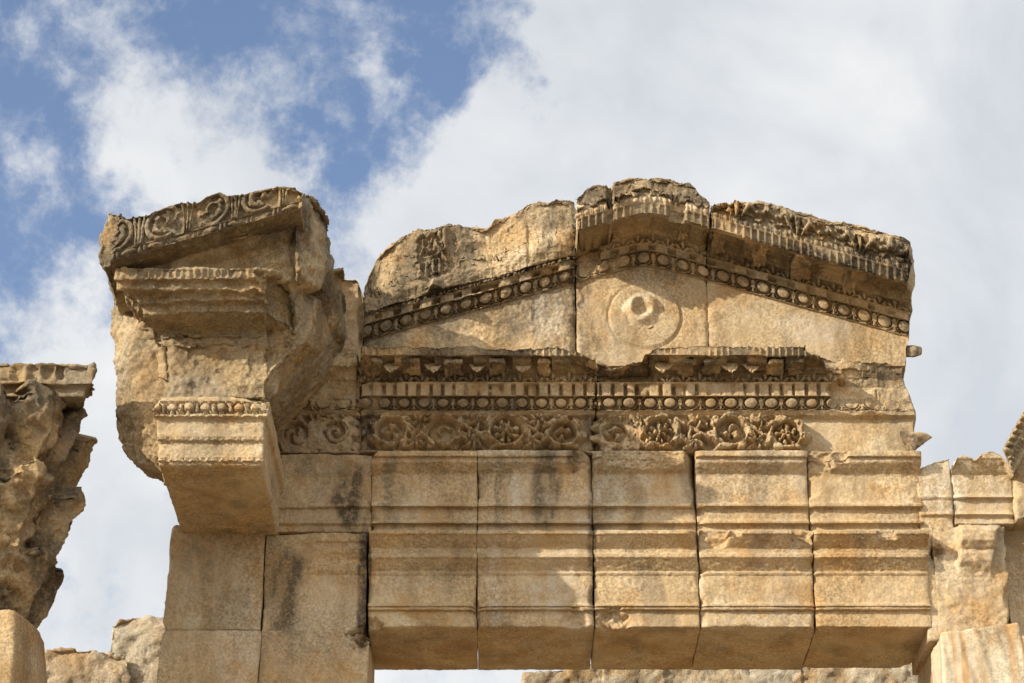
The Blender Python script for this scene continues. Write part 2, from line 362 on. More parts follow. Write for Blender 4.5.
# ------------------------------------------------------------------ swept moulded blocks
def resolve(prof, T, ztop=None):
    """prof rows: (row, p, zone[, ds]) -> closed loop (p, z, zone)"""
    pts = [(p, Z(r, p), zn, (a[0] if a else .010)) for r, p, zn, *a in prof]
    zt = pts[0][1] if ztop is None else ztop
    pts[-1] = (pts[-1][0], pts[-1][1], 'back', .09)
    pts.append((-T, pts[-1][1], 'back', .12)); pts.append((-T, zt, 'back', .07))
    return pts
def sweep(x0, x1, prof, T=.9, dx=.010, relief=None, zoff=None, mods=(), ztop=None):
    pts = resolve(prof, T, ztop)
    P, Zs, zone, bb, HH = [], [], [], [], []
    i = 0
    n = len(pts)
    run = []
    k = 0
    while k < n:                              # contiguous runs of one zone share a 0..1 coordinate
        j = k
        while j+1 < n and pts[j+1][2] == pts[k][2]: j += 1
        run.append((k, j)); k = j+1
    for (a, b) in run:
        segs = []
        for q in range(a, b+1):
            p0, p1 = pts[q], pts[(q+1) % n]
            segs.append(math.hypot(p1[0]-p0[0], p1[1]-p0[1]))
        tot = sum(segs) or 1e-6; acc = 0
        for q, l in zip(range(a, b+1), segs):
            p0, p1 = pts[q], pts[(q+1) % n]
            m = max(1, math.ceil(l/p0[3]))
            for s in range(m):
                t = s/m
                P.append(p0[0]+(p1[0]-p0[0])*t); Zs.append(p0[1]+(p1[1]-p0[1])*t); zone.append(p0[2]); bb.append((acc+l*t)/tot); HH.append(tot)
            acc += l
    P, Zs, bb, HH = map(np.array, (P, Zs, bb, HH)); ns = len(P)
    nx = max(2, math.ceil((x1-x0)/dx)+1); xs = np.linspace(x0, x1, nx)
    zo = zoff(xs) if zoff else np.zeros(nx)
    V = np.empty((ns, nx, 3)); V[:, :, 0] = xs[None]; V[:, :, 1] = -P[:, None]; V[:, :, 2] = Zs[:, None]+zo[None]
    V = V.reshape(-1, 3)
    ii = np.arange(ns)[:, None]; jj = np.arange(nx-1)[None]; i2 = (ii+1) % ns
    Q = np.stack([ii*nx+jj, i2*nx+jj, i2*nx+jj+1, ii*nx+jj+1], -1).reshape(-1, 4)
    qz = np.repeat(np.array(zone), nx-1)
    # end caps: triangulated with inner points
    loop = [Vector((P[k], Zs[k])) for k in range(ns)]
    inner = []
    g = .07
    for a in np.arange(P.min()+g*.6, P.max(), g):
        for b in np.arange(Zs.min()+g*.6, Zs.max(), g):
            if np.min((P-a)**2+(Zs-b)**2) > (.5*g)**2: inner.append(Vector((a+random.uniform(-.01, .01), b+random.uniform(-.01, .01))))
    vo, _, fo, ov, *_ = delaunay_2d_cdt(loop+inner, [(k, (k+1) % ns) for k in range(ns)], [], 1, 1e-6)
    T3 = []; Vx = [V]; base = len(V)
    for side in (0, 1):
        idx = []; add = []
        for k, co in enumerate(vo):
            src = ov[k]
            s0 = [q for q in src if q < ns]
            if s0: idx.append(s0[0]*nx+(0 if side == 0 else nx-1))
            else:
                idx.append(base+len(add)); add.append((x0 if side == 0 else x1, -co[0], co[1]+zo[0 if side == 0 else -1]))
        if add: Vx.append(np.array(add)); base += len(add)
        for f in fo:
            for t in range(1, len(f)-1):
                tri = (idx[f[0]], idx[f[t]], idx[f[t+1]])
                T3.append(tri if side else tri[::-1])
    V = np.concatenate(Vx); T3 = np.array(T3, np.int64).reshape(-1, 3)
    # which way round are the caps and the sheet?
    c = V[T3[-1]]
    if np.cross(c[1]-c[0], c[2]-c[0])[0] < 0: T3 = T3[:, ::-1]
    A = .5*np.sum(P*np.roll(Zs, -1)-np.roll(P, -1)*Zs)
    if A > 0: Q = Q[:, ::-1]
    N = normals(V, [Q, T3])
    if relief:
        h = np.zeros(len(V)); xg = np.tile(xs, (ns, 1))
        for zn, fn in relief.items():
            k = np.array([z == zn for z in zone])
            if not k.any(): continue
            hh = fn(xg[k], bb[k][:, None]*np.ones((1, nx)), HH[k][0])
            rows = np.where(k)[0]
            h[(rows[:, None]*nx+np.arange(nx)[None]).ravel()] = hh.ravel()
        # relief stands straight out of the face, so use the sheet's own normals
        V = V+N*h[:, None]
    V = apply(V, [Q, T3], mods)
    return V, Q, qz, T3
def apply(V, faces, mods):
    for m in mods:
        if hasattr(m, 'relax'): V = smooth(V, faces[0], *m.relax); continue
        V = m(V, normals(V, faces)) if getattr(m, 'needs_n', False) else m(V)
    return V
def emit(root, V, Q, qz, T3, mat=None, names=None, crust=0., pale=0., grey=0., tone=0., seed=0, labels=None, zero='body', zcrust=None):
    """one mesh per zone under the thing"""
    mat = mat or STONE
    w = wear_of(V, crust, pale, grey, seed)
    rs = np.random.RandomState(int(seed*13+abs(root.location.x)*100) % 9973); tone = max(0, tone+rs.uniform(-.10, .16))
    w[:, 1] = np.maximum(w[:, 1], rs.uniform(0, .55)*sst(-.25, .4, fbm(V, 2.1, 4, seed+51))); w[:, 2] = np.maximum(w[:, 2], rs.uniform(0, .35)*sst(-.2, .4, fbm(V, 2.7, 4, seed+57)))
    tn = np.clip(tone+.30*fbm(V, .9, 2, seed+40), 0, .8)
    loc = np.array(root.location); names = names or {}
    out = {}
    target = np.array([names.get(z, zero) for z in qz])
    for nm in dict.fromkeys(list(target)):
        F = Q[target == nm]; fs = [F]
        if nm == zero: fs.append(T3)
        used = np.unique(np.concatenate([f.ravel() for f in fs])); mp = np.full(len(V), -1); mp[used] = np.arange(len(used))
        wz = w[used]
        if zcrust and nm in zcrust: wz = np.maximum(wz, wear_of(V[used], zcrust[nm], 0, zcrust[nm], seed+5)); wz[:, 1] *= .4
        me = mesh_from(nm, V[used]-loc, [mp[f] for f in fs], mat, wz, tn[used])
        out[nm] = link(nm, me, root, (labels or {}).get(nm))
    return out

# ------------------------------------------------------------------ rough rocks: hulls fused, remeshed and weathered
def hull_bm(bm, pts):
    vs = [bm.verts.new(p) for p in pts]
    r = bmesh.ops.convex_hull(bm, input=vs)
    junk = [e for e in r['geom_interior'] if isinstance(e, bmesh.types.BMVert)]
    if junk: bmesh.ops.delete(bm, geom=junk, context='VERTS')
def relax(n=2, f=.5):
    """evens out spikes left by strong displacement"""
    def g(V, N=None): return V
    g.relax = (n, f)
    return g
def smooth(V, F, n, f):
    E = np.concatenate([np.stack([F[:, k], F[:, (k+1) % F.shape[1]]], 1) for k in range(F.shape[1])]); E = np.concatenate([E, E[:, ::-1]])
    cnt = np.bincount(E[:, 0], minlength=len(V)); cnt[cnt == 0] = 1
    for _ in range(n):
        M = np.stack([np.bincount(E[:, 0], V[E[:, 1], j], len(V)) for j in range(3)], 1)/cnt[:, None]; V = V*(1-f)+M*f
    return V
def rock(hulls, voxel=.02, mods=(), world=False):
    me = bpy.data.meshes.new('tmp')
    bm = bmesh.new()
    for h in hulls:
        b = bmesh.new(); hull_bm(b, [tuple(q) if (world or isinstance(q, np.ndarray)) else tuple(W(*q)) for q in h]); b.to_mesh(me); b.free(); bm.from_mesh(me); me.clear_geometry()
    bm.to_mesh(me); bm.free()
    o = bpy.data.objects.new('tmp', me); COL.objects.link(o)
    md = o.modifiers.new('r', 'REMESH'); md.mode = 'VOXEL'; md.voxel_size = voxel
    dg = bpy.context.evaluated_depsgraph_get(); e = o.evaluated_get(dg).to_mesh()
    V = np.empty(len(e.vertices)*3, np.float32); e.vertices.foreach_get('co', V); V = V.reshape(-1, 3).astype(float)
    n = len(e.polygons); lt = np.empty(n, np.int32); e.polygons.foreach_get('loop_total', lt)
    lv = np.empty(len(e.loops), np.int32); e.loops.foreach_get('vertex_index', lv)
    assert (lt == 4).all(); Q = lv.reshape(-1, 4).astype(np.int64)
    o.evaluated_get(dg).to_mesh_clear(); bpy.data.objects.remove(o); bpy.data.meshes.remove(me)
    V = apply(V, [Q], mods)
    return V, Q
def box(px0, px1, r0, r1, p0, p1, rr=None):
    """front face traced at depth p0, straight back to p1 (less)"""
    rr = p0 if rr is None else rr
    a = [W(px0, r0, p0), W(px1, r0, p0), W(px1, r1, p0), W(px0, r1, p0)]
    return a+[np.array([q[0], -p1, q[2]]) for q in a]
def slab(poly, p0, p1, shrink=1.0):
    a = [W(x, y, p0) for x, y in poly]; c = sum(a)/len(a)
    return a+[np.array([c[0]+(q[0]-c[0])*shrink, -p1, c[2]+(q[2]-c[2])*shrink]) for q in a]
NOT = np.zeros((0, 3), np.int64)
def emit_rock(root, V, Q, part='body', zones=None, **kw):
    qz = np.array([part]*len(Q), dtype=object)
    if zones:
        C = V[Q].mean(1); Nf = np.cross(V[Q[:, 1]]-V[Q[:, 0]], V[Q[:, 2]]-V[Q[:, 0]]); u, v = pix(C)
        for nm, test in zones.items(): qz[test(C, Nf, u, v)] = nm
    return emit(root, V, Q, qz, NOT, names={z: z for z in set(qz)}, zero=part, **kw)

# ------------------------------------------------------------------ carvings (height in metres over x along the band, b across it)
def egg_dart(P, A=.022, x0=0.):
    def f(x, b, H):
        du = ((((x-x0)/P) % 1)-.5)*P; dv = (b-.47)*H
        r = np.sqrt((du/(.44*P))**2+(dv/(.52*H))**2)*(1+.10*(b-.5))
        h = np.full_like(r, -A*2.3)
        e = np.abs(np.abs(du)-.5*P)
        dart = sst(.016, .007, e)*(b > .10)*(b < .94)
        leafs = sst(.2, .8, np.cos(b*21))*sst(.036, .026, e)*(b > .45)
        h = np.maximum(h, -A*2.3+A*2.4*np.maximum(dart, .8*leafs))
        h = np.where(r < 1.06, np.maximum(h, -A*2.3+A*2.8*sst(1.06, 1.0, r)), h)
        h = np.where(r < .96, -A*2.3+A*2.5*sst(.86, .95, r), h)
        cell = np.floor((x-x0)/P); sz = .70+.05*np.sin(cell*5.3)
        h = np.where(r < sz+.04, -A*2.3+A*(2.4+.8*np.sqrt(np.maximum(0, 1-(r/sz)**2))+.35*np.sin(cell*3.1))*sst(sz+.03, sz-.08, r), h)
        return h*sst(0, .05, b)*sst(1, .95, b)
    return f
def dentils(P, A=.06, x0=0., gap=.26):
    def f(x, b, H):
        cell = np.floor((x-x0)/P); u = ((x-x0)/P+.05*np.sin(cell*4.7)) % 1
        s = sst(gap+.04, gap-.02, u)*sst(-.01, .05, u)
        low = (np.sin(cell*12.9898)*43758.5453) % 1
        return (-A*s-A*.55*(low > .86)-.012*low*(1-s))*sst(.0, .10, b)*sst(1, .86, b)
    return f
def anthemion(P, A=.02, x0=0., flip=False):
    def f(x, b, H):
        bb = 1-b
        du = ((((x-x0)/P) % 1)-.5)*P; dv = bb*H
        th = np.arctan2(du, dv+.012); r = np.sqrt((du*1.0)**2+dv**2)
        rib = sst(-.25, .35, np.cos(th*7.5))
        h = -A*1.6+A*2.2*rib*sst(1.02*H, .86*H, r)*(np.abs(du) < .40*P)
        q = np.sqrt((np.abs(du)-.5*P)**2+(dv-.12*H)**2)
        cup = sst(.009, .003, np.abs(q-.17*P))*(bb < .75)
        return np.maximum(h, -A*1.6+A*2.0*cup)*sst(0, .06, b)*sst(1, .95, b)
    return f
def tongues(P, A=.016, x0=0.):
    def f(x, b, H):
        u = (((x-x0)/P) % 1)-.5
        ch = sst(.42, .28, np.abs(u)); top = sst(.06, .2, b)*sst(1.0, .82, b+.12*np.abs(u))
        return -A*ch*top+A*.35*sst(.5, .44, np.abs(u))*(1-ch)
    return f
def beads(P, A=.014, x0=0.):
    def f(x, b, H):
        u = (((x-x0)/P) % 1)-.5
        e = np.sqrt(np.maximum(0, 1-(u/.30)**2-((b-.5)/.46)**2))
        reel = sst(.05, .03, np.abs(np.abs(u)-.42))*sst(.5, .35, np.abs(b-.5))
        return -A*.8+A*1.9*np.maximum(e, reel*.75)
    return f
def acanthus_scroll(centres, z0, A=.07, seed=0, rag=.45):
    """vine roundels with a flower in the eye: centres in (x, relative height, radius, spin, kind)"""
    def f(x, b, H):
        zz = (1-b)*H; g0 = -.055; h = np.full_like(x, g0)
        P3 = np.stack([x.ravel(), np.zeros(x.size), zz.ravel()+seed*3.7], 1)
        n = fbm(P3, 13, 3, seed).reshape(x.shape); n2 = fbm(P3, 30, 2, seed+5).reshape(x.shape)
        wx = .016*rag*fbm(P3, 9, 2, seed+7).reshape(x.shape); wz = .016*rag*fbm(P3, 9, 2, seed+8).reshape(x.shape)
        xw, zw = x+wx, zz+wz
        for ci, (cx, cz, R0, spin, kind) in enumerate(centres):
            dx, dz = (xw-cx)*.93, (zw-cz*H); r = np.sqrt(dx*dx+dz*dz)/R0; th = np.arctan2(dz, dx*spin)+ci
            curl = th*7+6*r                                    # leaflets lie along the vine, swept back
            lob = .5+.5*np.cos(curl)
            ring = np.sqrt(np.maximum(0, 1-((r-.88)/.22)**2))*(.35+.65*sst(.10, .45, lob))
            vein = np.sqrt(np.maximum(0, 1-((r-.78)/.09)**2))
            tips = sst(.25, .7, lob)*sst(1.42, 1.12, r+.18*(1-lob))*(r > .9)*.75
            t = (th/(2*math.pi)) % 1
            sp = np.abs(((r-.12-.46*t)/.46+.5) % 1-.5)*.46
            spiral = np.sqrt(np.maximum(0, 1-(sp/.09)**2))*sst(.66, .60, r)*.8
            if kind == 1:
                pet = sst(-.1, .5, np.cos(th*5+.8*n))*sst(.64, .50, r+.1*n)*sst(.12, .22, r)*.9
                inner = np.maximum(pet, np.sqrt(np.maximum(0, 1-(r/.19)**2)))
            elif kind == 2:
                two = np.maximum(sst(-.3, .4, np.cos(th*8+2*n))*sst(.70, .56, r)*(.45+.5*r), sst(-.2, .4, np.cos(th*5+1))*sst(.40, .32, r)*.95)
                inner = np.maximum(two, np.sqrt(np.maximum(0, 1-(r/.15)**2)))
            elif kind == 3: inner = sst(.72, .25, r+.15*n)*(.5+.55*n+.4*np.cos(th*3+r*6))
            elif kind == 4: inner = .12*sst(.6, .3, r)+spiral*.55*(t < .6)
            else: inner = spiral
            hh = (A-g0)*np.maximum(np.maximum(ring, tips), np.maximum(vein*.9, inner))+g0
            h = np.maximum(h, np.where(r < 1.45, hh, h))
        c = np.array(sorted((q[0], q[1], q[2]) for q in centres))
        for a, d in zip(c[:-1], c[1:]):
            mx = .5*(a[0]+d[0]); half = .5*abs(d[0]-a[0])
            for sg in (-1, 1):
                dx, dz = xw-mx-sg*half*.10, zw-(.5+sg*.30)*H
                r = np.sqrt((dx/.075)**2+(dz/.085)**2); th = np.arctan2(dz, dx)
                lf = sst(1.1, .8, r+.30*np.cos(th*6+sg))*(.45+.5*sst(-.3, .5, np.cos(th*6+sg+r*2)))
                h = np.maximum(h, (A*.9-g0)*lf+g0)
            e = np.abs((zw-.5*H)+.30*H*np.sin((x-mx)/max(half, .01)*1.7))
            h = np.maximum(h, (A*.75-g0)*np.sqrt(np.maximum(0, 1-(e/.028)**2))*(np.abs(x-mx) < half*.62)+g0)
        h = h-.014*sst(.2, .9, np.cos((xw*1.0+zw*.6)*260+n*7))*sst(.02, .07, h)*(n2 > -.3)
        up = sst(g0+.01, .03, h)
        h = h+up*rag*(.020*n+.013*n2)
        h = h-.05*up*rag*sst(.34, .46, n2+.25*n)
        return h*sst(0, .05, b)*sst(1, .97, b)
    return f
def sima_palmettes(P, A=.05, x0=0., seed=0, rag=.5):
    """upright palmettes alternating with leafy scrolls"""
    def f(x, b, H):
        P3 = np.stack([x.ravel(), ((1-b)*H).ravel(), np.full(x.size, seed*2.1)], 1); n = fbm(P3, 12, 3, seed).reshape(x.shape)
        n2 = fbm(P3, 28, 2, seed+2).reshape(x.shape)
        xw = x+.02*rag*fbm(P3, 6, 2, seed+4).reshape(x.shape); zz = (1-b)*H+.015*rag*fbm(P3, 7, 2, seed+6).reshape(x.shape)
        u = ((((xw-x0)/P) % 1)-.5)*P; cell = np.floor((xw-x0)/P)
        th = np.arctan2(u, zz+.04); r = np.sqrt(u*u+zz*zz)
        fan = sst(-.2, .4, np.cos(th*11))*sst(1.1*H, .95*H, r)*(np.abs(th) < .62)*sst(.26*P, .22*P, np.abs(u))
        h = fan*.95
        for s in (-1, 1):
            dx, dz = u-s*.33*P, zz-(.50+.05*np.sin(cell*2.3+s))*H; q = np.sqrt(dx*dx+dz*dz)/(.46*H); a2 = np.arctan2(dz, dx*s); t2 = (a2/(2*math.pi)) % 1
            sp = np.abs(((q-.10-.55*t2)/.55+.5) % 1-.5)*.55
            h = np.maximum(h, np.sqrt(np.maximum(0, 1-(sp/.15)**2))*sst(1.02, .9, q)*(.6+.4*np.cos(a2*6+q*5)))
            h = np.maximum(h, sst(-.2, .5, np.cos(a2*7+q*4))*sst(1.35, 1.1, q)*sst(.85, .95, q)*.7)
        return A*(h*1.35-.80)+rag*(.020*n+.012*n2-.03*sst(.3, .45, n2+.3*n)*(h > .3))
    return f
def lyre_band(P, A=.035, x0=0.):
    """triple stems alternating with open leafy C-scrolls, cut shallow on a flat ground"""
    def f(x, b, H, zz=None):
        zz = (1-b)*H if zz is None else zz; u = ((x-x0)/P % 1-.5)*P; cell = np.floor((x-x0)/P); sg = np.where(cell % 2 > 0, 1., -1.)
        e = .5*P-np.abs(u); spread = .020+.030*np.clip(zz/.28, 0, 1)**2
        st = np.maximum(sst(.012, .006, e), sst(.012, .006, np.abs(e-spread)))
        dx, dz = u*sg, zz-.135; r = np.sqrt(dx*dx+dz*dz)/(.37*P); th = np.arctan2(dz, dx)
        t = ((th+2.2)/(2*np.pi)) % 1
        line = sst(.16, .09, np.abs(r-.95+.10*t))*(t < .80)
        inn = sst(.15, .08, np.abs(r-.62+.42*t))*(r < .8)*(t > .12)
        leafs = sst(-.1, .4, np.cos(th*5+r*4))*sst(.80, .68, r)*sst(.22, .34, r)*.7
        h = np.maximum(np.maximum(st, line), np.maximum(inn, leafs))
        return A*(h-.6)
    return f
def bead_line(A=.012): return lambda x, b, H: A*np.sin(np.pi*np.clip(b, 0, 1))**.6
def groove(A=.012): return lambda x, b, H: -A*np.sin(np.pi*b)**2

# ================================================================== SETTING
def plane(name, s, z, mat):
    me = bpy.data.meshes.new(name); me.from_pydata([(-s, -s, z), (s, -s, z), (s, s, z), (-s, s, z)], [], [(0, 1, 2, 3)]); me.materials.append(mat)
    return link(name, me)
gm = bpy.data.materials.new('dusty earth'); gm.use_nodes = True
nt = gm.node_tree; b = nt.nodes['Principled BSDF']; b.inputs['Roughness'].default_value = .95
tn = nt.nodes.new('ShaderNodeTexNoise'); tn.inputs['Scale'].default_value = 60; tn.inputs['Detail'].default_value = 8
rp = nt.nodes.new('ShaderNodeValToRGB'); rp.color_ramp.elements[0].color = (.20, .145, .08, 1); rp.color_ramp.elements[1].color = (.30, .22, .13, 1)
nt.links.new(tn.outputs[0], rp.inputs[0]); nt.links.new(rp.outputs[0], b.inputs['Base Color'])
plane('ground', 900, 0, gm)['kind'] = 'structure'

# ================================================================== THE GATE
ZL = Z(627, .03)                                   # lintel soffit
ZA = Z(531, 0)                                     # top of the lower lintel mouldings
def root_at(name, label, cat, px, row, p=0., group=None, z=None):
    q = W(px, row, p); 
    return thing(name, label, cat, (q[0], q[1], q[2] if z is None else z), group)

# ---- five great lintel blocks, each moulded as architrave above and door lintel below
def lintel_profile(crown=True, soffit=True):
    c = [(451, .02, 'crown', .02), (451, .15, 'crown'), (456, .15, 'crown'), (457.5, .122, 'crown'), (462, .122, 'crown'), (464, .108, 'crown'), (474, .038, 'crown')]
    c += [(476.5, .034, 'upper_fascia', .014), (502.5, .030, 'bead', .005), (504, .058, 'bead', .005), (506, .058, 'bead', .005), (507.5, .020, 'bead', .005), (509, .008, 'upper_fascia', .014),
          (519.5, .008, 'bead', .005), (521, .038, 'bead', .005), (523, .036, 'bead', .005), (524.5, -.004, 'bead', .005), (526, -.012, 'upper_fascia')]
    c += [(530.5, -.006, 'cornice_moulding', .02), (530.5, .205, 'cornice_moulding', .008), (533.5, .205, 'cornice_moulding', .008), (535, .188, 'cornice_moulding'), (541, .150, 'cornice_moulding'), (548, .100, 'cornice_moulding'),
          (549, .098, 'cornice_moulding', .007), (552.5, .098, 'cornice_moulding', .007), (553.5, .122, 'cornice_moulding', .007), (557, .122, 'cornice_moulding', .007), (559, .105, 'cornice_moulding'), (566, .06, 'cornice_moulding'), (571, .030, 'cornice_moulding'),
          (573, .045, 'cornice_moulding', .007), (576, .030, 'lower_fascia', .014), (603, .028, 'bead', .005), (604, .050, 'bead', .005), (606, .050, 'bead', .005), (607, .030, 'bead', .005), (608, .046, 'bead', .005), (609.5, .040, 'bead', .005), (611, .008, 'lower_fascia', .012), (627, .010, 'soffit', .03)]
    return c
LINT = [
 # px0, px1 (row 450), px at row 650 left/right only as check, label, extra mods, tone, wear
 (372.6, 477.6, 'leftmost of the five moulded lintel blocks, next to the dark-stained jamb, wholly in shade',
    [chip(374, 452, .16, (-1, -.3, .8), .03, 6, 1), chip(400, 630, .01, (0, -1, -.55), .018, 9, 2), bite(372, 625, .06, .10, .8, 3)], .22, dict(grey=.35)),
 (478.2, 591.0, 'second lintel block from the left, with pale drips and two dark vertical stains',
    [chip(590, 458, .13, (1, -.6, .9), .03, 5, 4), chip(535, 626, .015, (0, -1, -.5), .03, 5, 5), knock(574, 600, 445, 476, .03, .03, 6), bite(575, 622, .03, .12, .35, 56)], .0, dict(pale=.5, grey=.3)),
 (591.8, 693.6, 'middle lintel block of five, its top crown knocked off, half shaded and half sunlit',
    [knock(600, 700, 445, 470, .075, .03, 7, 10), bite(612, 622, .04, .14, .45, 8), chip(690, 500, .10, (1, -.5, .1), .02, 8, 57)], .10, dict(pale=.35)),
 (694.4, 805.2, 'sunlit lintel block with a bitten lower cornice edge, second from the right',
    [knock(700, 728, 526, 546, .075, .025, 9), knock(728, 742, 526, 535, .12, .02, 10), knock(792, 812, 526, 546, .07, .025, 58), chip(807, 640, .02, (1, -.1, -.75), .03, 6, 11)], .16, dict()),
 (806.0, 918.0, 'rightmost moulded lintel block in sun, rough break at its upper left corner',
    [knock(800, 834, 445, 478, .025, .03, 13, 12), knock(834, 850, 445, 462, .06, .03, 14, 9), chip(807, 650, .02, (-1, -.1, -.75), .03, 6, 15), knock(878, 893, 528, 537, .12, .02, 16), chip(920, 655, -.9, (.7, .6, -.5), .03, 5, 17)], .05, dict(pale=.15)),
]
for i, (a, b_, lab, mods, tone, wr) in enumerate(LINT):
    x0, x1 = X(a), X(b_)
    r = root_at('lintel_block', lab, 'stone block', .5*(a+b_), 627, 0, 'moulded blocks of the lintel')
    V, Q, qz, T3 = sweep(x0, x1, lintel_profile(), T=1.05 if i < 4 else 1.0, dx=.010,
                         relief={'bead': lambda x, b, H: 0*x, 'soffit': lambda x, b, H: 0*x},
                         mods=[rough(.0045, 11, 20+i, .007), chip(0, 627.5, .012, (0, -1, -.75), .030, 5, 90+i)]+mods+[ends(x0, x1, .012, .018, 70+i), rough(.003, 30, 40+i, 0)])
    # ragged lower arris
    nm = dict(crown='crown_moulding', upper_fascia='body', bead='body', cornice_moulding='cornice_moulding', lower_fascia='body', back='body', soffit='soffit')
    emit(r, V, Q, qz, T3, names=nm, tone=tone, seed=i*3, **wr)

# ---- profile shared by the frieze and its horizontal cornice
def entab_profile(front=.38):
    return [(345, front-.04, 'corona', .014), (345, front, 'corona', .007), (355, front-.01, 'corona', .008), (357, front-.035, 'cornice_soffit', .012), (372, .15, 'cornice_soffit', .010), (373, .145, 'leaf', .006), (382, .128, 'fillet', .008),
            (383.5, .122, 'dentil', .007), (395.5, .120, 'fillet', .008), (396.5, .098, 'egg', .0055), (410.5, .050, 'fillet2', .008), (412.5, .036, 'fillet2', .008), (415, .02, 'frieze', .0065), (450.6, .03, 'fillet2', .01), (451.2, .04, 'bed', .05)]
def bake(a, row=432): return X(a, row, .03)
ENT = dict(corona='corona_moulding', cornice_soffit='cornice_soffit', leaf='leaf_moulding', dentil='dentil_course', egg='egg_and_dart_moulding', frieze='scroll_frieze', fillet='body', fillet2='body', bed='body', back='body')
ZCT = Z(345, .38)                                   # bed of the pediment
def ctr(lst): return [(bake(px, r), 1-(r-415)/35.0, R0/120., s, k) for px, r, R0, s, k in lst]
ROSE = None
def flower(x, p, z, rad, seed):
    """small carved rosette hanging from a cornice soffit"""
    nr, na = 9, 30; V = [(x, -p-.02, z-rad*.75)]; F = []
    for i in range(1, nr+1):
        rr = i/nr
        for j in range(na):
            th = 2*math.pi*j/na
            q = rad*rr*(.82+.18*math.cos(5*th+seed))
            dp = rad*.75*(1-rr**2)*(.75+.25*math.cos(5*th+seed)) - (.012 if .25 < rr < .4 else 0)
            V.append((x+q*math.cos(th), -p-.55*dp+.6*q*math.sin(th)*.5, z-dp+.03*rr-.0+.8*q*math.sin(th)*.6))
    for j in range(na): F.append((0, 1+(j+1) % na, 1+j))
    Q = []
    for i in range(nr-1):
        for j in range(na):
            a = 1+i*na+j; b = 1+i*na+(j+1) % na; Q.append((a, b, b+na, a+na))
    # back closing disc
    V.append((x, -p+.05, z+.05)); c = len(V)-1
    for j in range(na): F.append((c, 1+(nr-1)*na+j, 1+(nr-1)*na+(j+1) % na))
    V = np.array(V); V += .006*np.stack([fbm(V, 18, 2, seed+k) for k in range(3)], 1)
    return V, np.array(Q), np.array(F)
def part_mesh(root, name, V, Q, T3, mat=None, label=None, **kw):
    w = wear_of(V, **kw); me = mesh_from(name, V-np.array(root.location), [Q, T3], mat or STONE, w)
    bm = bmesh.new(); bm.from_mesh(me); bmesh.ops.recalc_face_normals(bm, faces=bm.faces); bm.to_mesh(me); bm.free()
    return link(name, me, root, label)
def bracket(root, px, row, p0, p1, w, h, name='modillion', zo=0., seed=0, par=None):
    """scroll bracket under a cornice: block with a curled leaf under it"""
    rq_ = np.random.RandomState(seed+3); px += rq_.uniform(-3, 3); w *= rq_.uniform(.65, 1.05); h *= rq_.uniform(.6, 1.15)
    x = X(px, row, .3); z1 = Z(row, p0)+zo
    n = 21; prof = []
    for k in range(n):
        t = k/(n-1); prof.append((p0+(p1-p0)*t, z1-h*(.55+.45*math.cos(t*math.pi*1.25+.3))*(1-.15*t)))
    m = 13; V = []
    for q in range(m):
        s = q/(m-1)-.5
        for (p, zz) in prof: V.append((x+s*w, -p, zz-.10*h*math.cos(s*math.pi*5)*1.0))
        for (p, zz) in reversed(prof): V.append((x+s*w, -p, z1+.03))
    V = np.array(V); L2 = 2*n; Q = []
    for q in range(m-1):
        for k in range(L2):
            a = q*L2+k; b = q*L2+(k+1) % L2; Q.append((a, b, b+L2, a+L2))
    T = []
    for e in (0, (m-1)*L2):
        for k in range(n-1):
            Q.append((e+k, e+k+1, e+L2-2-k, e+L2-1-k))
    V += .022*np.stack([fbm(V, 8, 3, seed+k) for k in range(3)], 1)+.010*np.stack([fbm(V, 24, 2, seed+k+3) for k in range(3)], 1)
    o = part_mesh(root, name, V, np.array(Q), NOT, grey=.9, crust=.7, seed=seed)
    if par: o.parent = par

# left frieze and cornice block
x0, x1 = X(361.6, 400), X(595.2, 400)
rL = root_at('frieze_block', 'carved frieze block left of the mid joint, four crisp leafy scroll roundels under its cornice', 'stone block', 478, 452, 0, 'carved frieze and cornice blocks')
cen = ctr([(391, 433, 18.5, 1, 3), (443, 433, 19, -1, 4), (506, 433, 20, 1, 2), (563, 435, 17, -1, 3)])
rel = dict(corona=worn(tongues(.052, .02), 1.0, 1, lo=-.1, hi=.3), cornice_soffit=lambda x, b, H: .03*np.sign(np.sin(x*2*math.pi/.32))*sst(.1, .25, b)*sst(.95, .8, b)-.02,
           leaf=anthemion(.134, .022), dentil=worn(dentils(.0975, .075), .8, 2, lo=.12, hi=.5), egg=worn(egg_dart(.161, .019), .85, 3, lo=.10, hi=.5), frieze=acanthus_scroll(cen, 0, .10, 2, .65))
def brkL(u, v):
    lim = np.full_like(u, 2.0)
    k = sst(560, 590, u)
    lim = np.where(v < 378, 2.0*(1-k)+.30*k, lim)
    lim = np.where((v < 352) & (u > 430), .40+.03*np.sin(u*.35), lim)
    lim = np.where((v > 425) & (u > 575), .03+.2*sst(590, 572, u), lim)
    return lim
V, Q, qz, T3 = sweep(x0, x1, entab_profile(), T=.8, dx=.0068, relief=rel,
   mods=[break_to(brkL, .02, 8, 4), rough(.004, 16, 60, .006), sky([(360, 343), (372, 345), (385, 346), (400, 343), (415, 346), (455, 344), (470, 341), (482, 346), (520, 347), (555, 345), (575, 350), (594, 358)], .38, .022, 13, 5), ends(x0, x1, .012, .016, 8)])
oL = emit(rL, V, Q, qz, T3, names=ENT, grey=.30, crust=.10, tone=.02, seed=60, zcrust=dict(corona_moulding=.8, cornice_soffit=.9, leaf_moulding=.8, egg_and_dart_moulding=.6))
